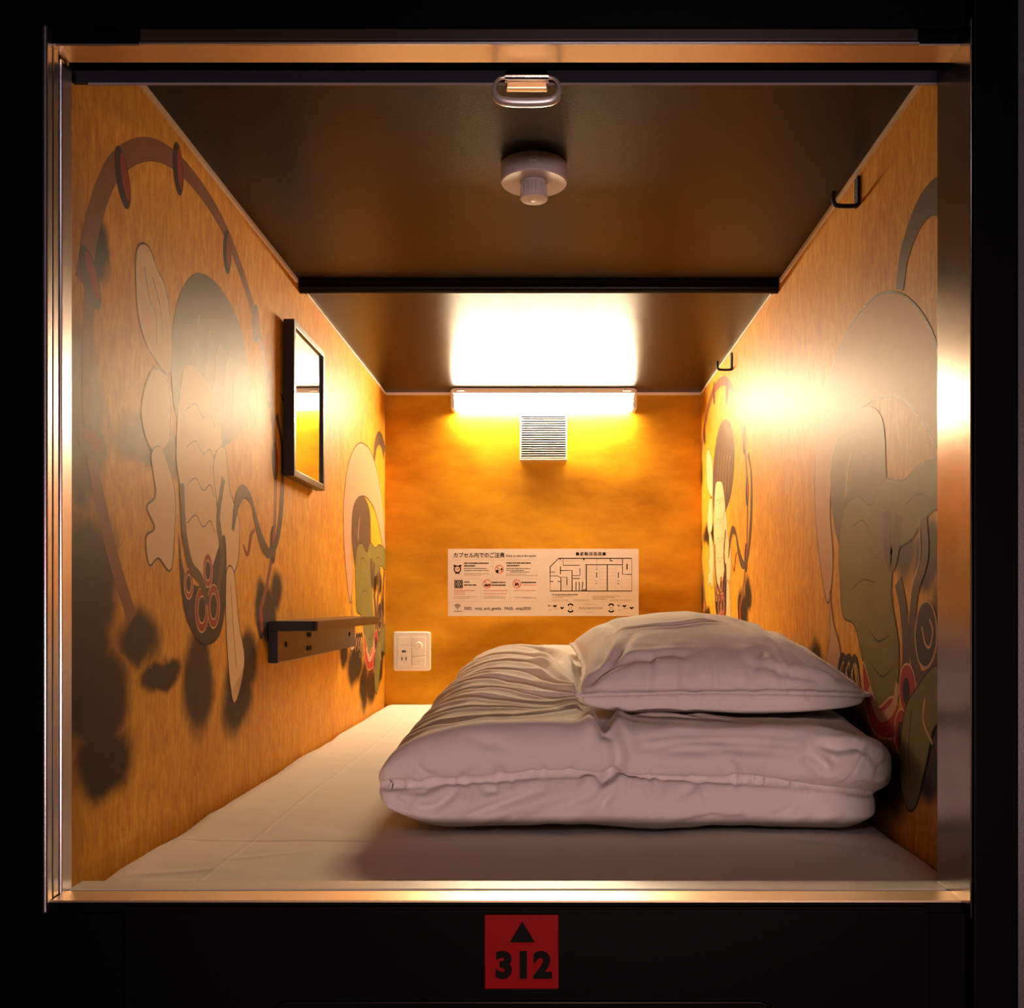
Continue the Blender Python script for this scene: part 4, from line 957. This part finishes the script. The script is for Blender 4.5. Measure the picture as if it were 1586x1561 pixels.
    for i in range(14):
        xs_ = rp.uniform(-0.16, 0.40); zz_ = rp.uniform(0.095, 0.135); L_ = rp.uniform(0.03, 0.09)
        crease('xz', [(xs_, zz_), (xs_ + L_ * 0.5, zz_ - 0.006), (xs_ + L_, zz_ - rp.uniform(-0.004, 0.02))], rp.uniform(0.001, 0.0026), rp.uniform(0.005, 0.010), fr_w, ridge=0.4)
    # seam between the layers wanders a little
    sz = seam(x) + 0.002 * np.sin(x * 19 + 1)
    d -= 0.012 * np.exp(-((z - sz) / 0.0045) ** 2) * fr_w
    v = v + n * d[:, None]
    pa = np.clip(1 - ((x - 0.255) / 0.215) ** 2, 0, 1) ** 0.42 * np.clip(1 - ((y - 1.72) / 0.29) ** 2, 0, 1) ** 0.42
    under = (np.abs(x - 0.255) < 0.225) & (np.abs(y - 1.72) < 0.30) & (v[:, 2] > ZM + 0.09)
    v[:, 2] = np.where(under, np.minimum(v[:, 2], ZM + pseam(y) - 0.0095 - 0.044 * pa ** 0.3), v[:, 2])
    v[:, 2] = np.maximum(v[:, 2], ZM + 0.0045); v[:, 0] = np.minimum(v[:, 0], XR - 0.002)
    set_v(me, v); me.materials.clear(); me.materials.append(M['cloth'])
    o = bpy.data.objects.new('duvet', me); C.objects.link(o)
    tag(o, 'thick white duvet folded in layers on the right of the mattress', 'duvet')
duvet()

def pillow():
    cx_, cy_ = 0.255, 1.72; hw, hd = 0.212, 0.285
    def fn(p):
        a, b, c = p[:, 0], p[:, 1], p[:, 2]
        # side faces collapse into the seam
        edge = np.clip((1 - a * a), 0, 1) ** 0.42 * np.clip((1 - b * b), 0, 1) ** 0.42
        # pinched sides, pointed corners
        x = cx_ + hw * a * (1 - 0.07 * (1 - b * b)); y = cy_ + hd * b * (1 - 0.09 * (1 - a * a))
        ty_ = (y - 1.435) / 0.57
        seam = pseam(y)
        upz = 0.090 * edge * (1 - 0.25 * np.clip(a, 0, 1)); dn = 0.046 * np.clip((1 - a * a), 0, 1) ** 0.3 * np.clip((1 - b * b), 0, 1) ** 0.16
        z = seam + np.where(c > 0, upz * np.abs(c), -dn * np.abs(c))
        ax_ = (np.abs(c) < 0.999) & ((np.abs(a) > 0.999) | (np.abs(b) > 0.999))
        z = np.where(ax_, seam + c * 0.0022, z + np.sign(c) * 0.0022)
        x = x + np.where(ax_, a * 0.007, 0); y = y + np.where(ax_, b * 0.008, 0)
        return np.stack([x, y, z + ZM], 1)
    me = remeshed('pillow', [cushion(120, fn)], 0.0028, 1)
    v, n = get_vn(me); x, y, z = v[:, 0], v[:, 1], v[:, 2] - ZM
    a = (x - cx_) / hw; b = (y - cy_) / hd
    inner = np.clip((1 - a ** 2), 0, 1) ** 0.3 * np.clip((1 - b ** 2), 0, 1) ** 0.3
    d = 0.0045 * vnoise(21, v, 9.0) * inner + 0.0015 * vnoise(22, v, 24.0) * inner
    up_w = sstep(-0.1, 0.3, n[:, 2])
    def cr(pts, dp, wd, plane='xy', wgt=None, ridge=0.6):
        nonlocal d
        pp = np.stack([x, y] if plane == 'xy' else [x, z], 1)
        dist, tt = poly_dist(pp, spline(pts, n=6)); f = np.sin(np.pi * np.clip(tt, 0.02, 0.98)) ** 0.6
        d += (up_w if wgt is None else wgt) * f * (-dp * np.exp(-(dist / wd) ** 2) + ridge * dp * np.exp(-((dist - 2 * wd) / (1.3 * wd)) ** 2))
    for pts, dp, wd in [([(0.05, 1.44), (0.10, 1.50), (0.13, 1.60)], 0.006, 0.008), ([(0.06, 1.45), (0.085, 1.55), (0.09, 1.70)], 0.006, 0.008), ([(0.06, 1.46), (0.14, 1.49), (0.22, 1.50)], 0.004, 0.008),
                        ([(0.46, 1.44), (0.40, 1.50), (0.36, 1.60), (0.33, 1.72)], 0.007, 0.009), ([(0.46, 1.45), (0.42, 1.56), (0.40, 1.70)], 0.006, 0.008), ([(0.45, 1.44), (0.38, 1.46), (0.30, 1.48)], 0.004, 0.007),
                        ([(0.10, 1.66), (0.20, 1.62), (0.30, 1.66)], 0.003, 0.006), ([(0.22, 1.44), (0.21, 1.47), (0.20, 1.52)], 0.004, 0.010), ([(0.30, 1.44), (0.31, 1.48), (0.33, 1.52)], 0.004, 0.010), ([(0.14, 1.45), (0.145, 1.48), (0.16, 1.52)], 0.003, 0.009),
                        ([(0.10, 1.60), (0.11, 1.75), (0.10, 1.90)], 0.005, 0.010), ([(0.37, 1.62), (0.39, 1.75), (0.41, 1.88)], 0.005, 0.010)]:
        cr(pts, dp, wd)
    rp = random.Random(5)
    for i in range(22):      # gathers rising from the front seam
        xs_ = rp.uniform(0.07, 0.44); L_ = rp.uniform(0.02, 0.07); sl = (xs_ - 0.255) * -rp.uniform(0.6, 2.0)
        pts = [(xs_, 0.184), (xs_ + sl * L_ * 0.5, 0.184 + L_ * 0.5), (xs_ + sl * L_, 0.184 + L_)]
        cr(pts, rp.uniform(0.001, 0.0032), rp.uniform(0.004, 0.010), 'xz', wgt=sstep(0.1, 0.5, -n[:, 1]), ridge=0.4)
    for i in range(12):
        xs_ = rp.uniform(0.08, 0.42); L_ = rp.uniform(0.01, 0.02)
        cr([(xs_, 0.178), (xs_ + 0.005, 0.170), (xs_ + 0.008, 0.178 - L_)], rp.uniform(0.001, 0.002), 0.005, 'xz', wgt=sstep(0.1, 0.5, -n[:, 1]), ridge=0.3)
    v = v + n * d[:, None]
    v[:, 0] = np.minimum(v[:, 0], XR - 0.002)
    d2 = np.exp(-((v[:, 2] - ZM - pseam(v[:, 1])) / 0.0022) ** 2) * (n[:, 1] < 0.3)
    v = v + n * (0.0016 * d2)[:, None]
    set_v(me, v); me.materials.clear(); me.materials.append(M['cloth'])
    o = bpy.data.objects.new('pillow', me); C.objects.link(o)
    tag(o, 'plump white pillow lying on top of the folded duvet', 'pillow')
    # piped seam along the front edge
    # stitched hem just above the seam
pillow()
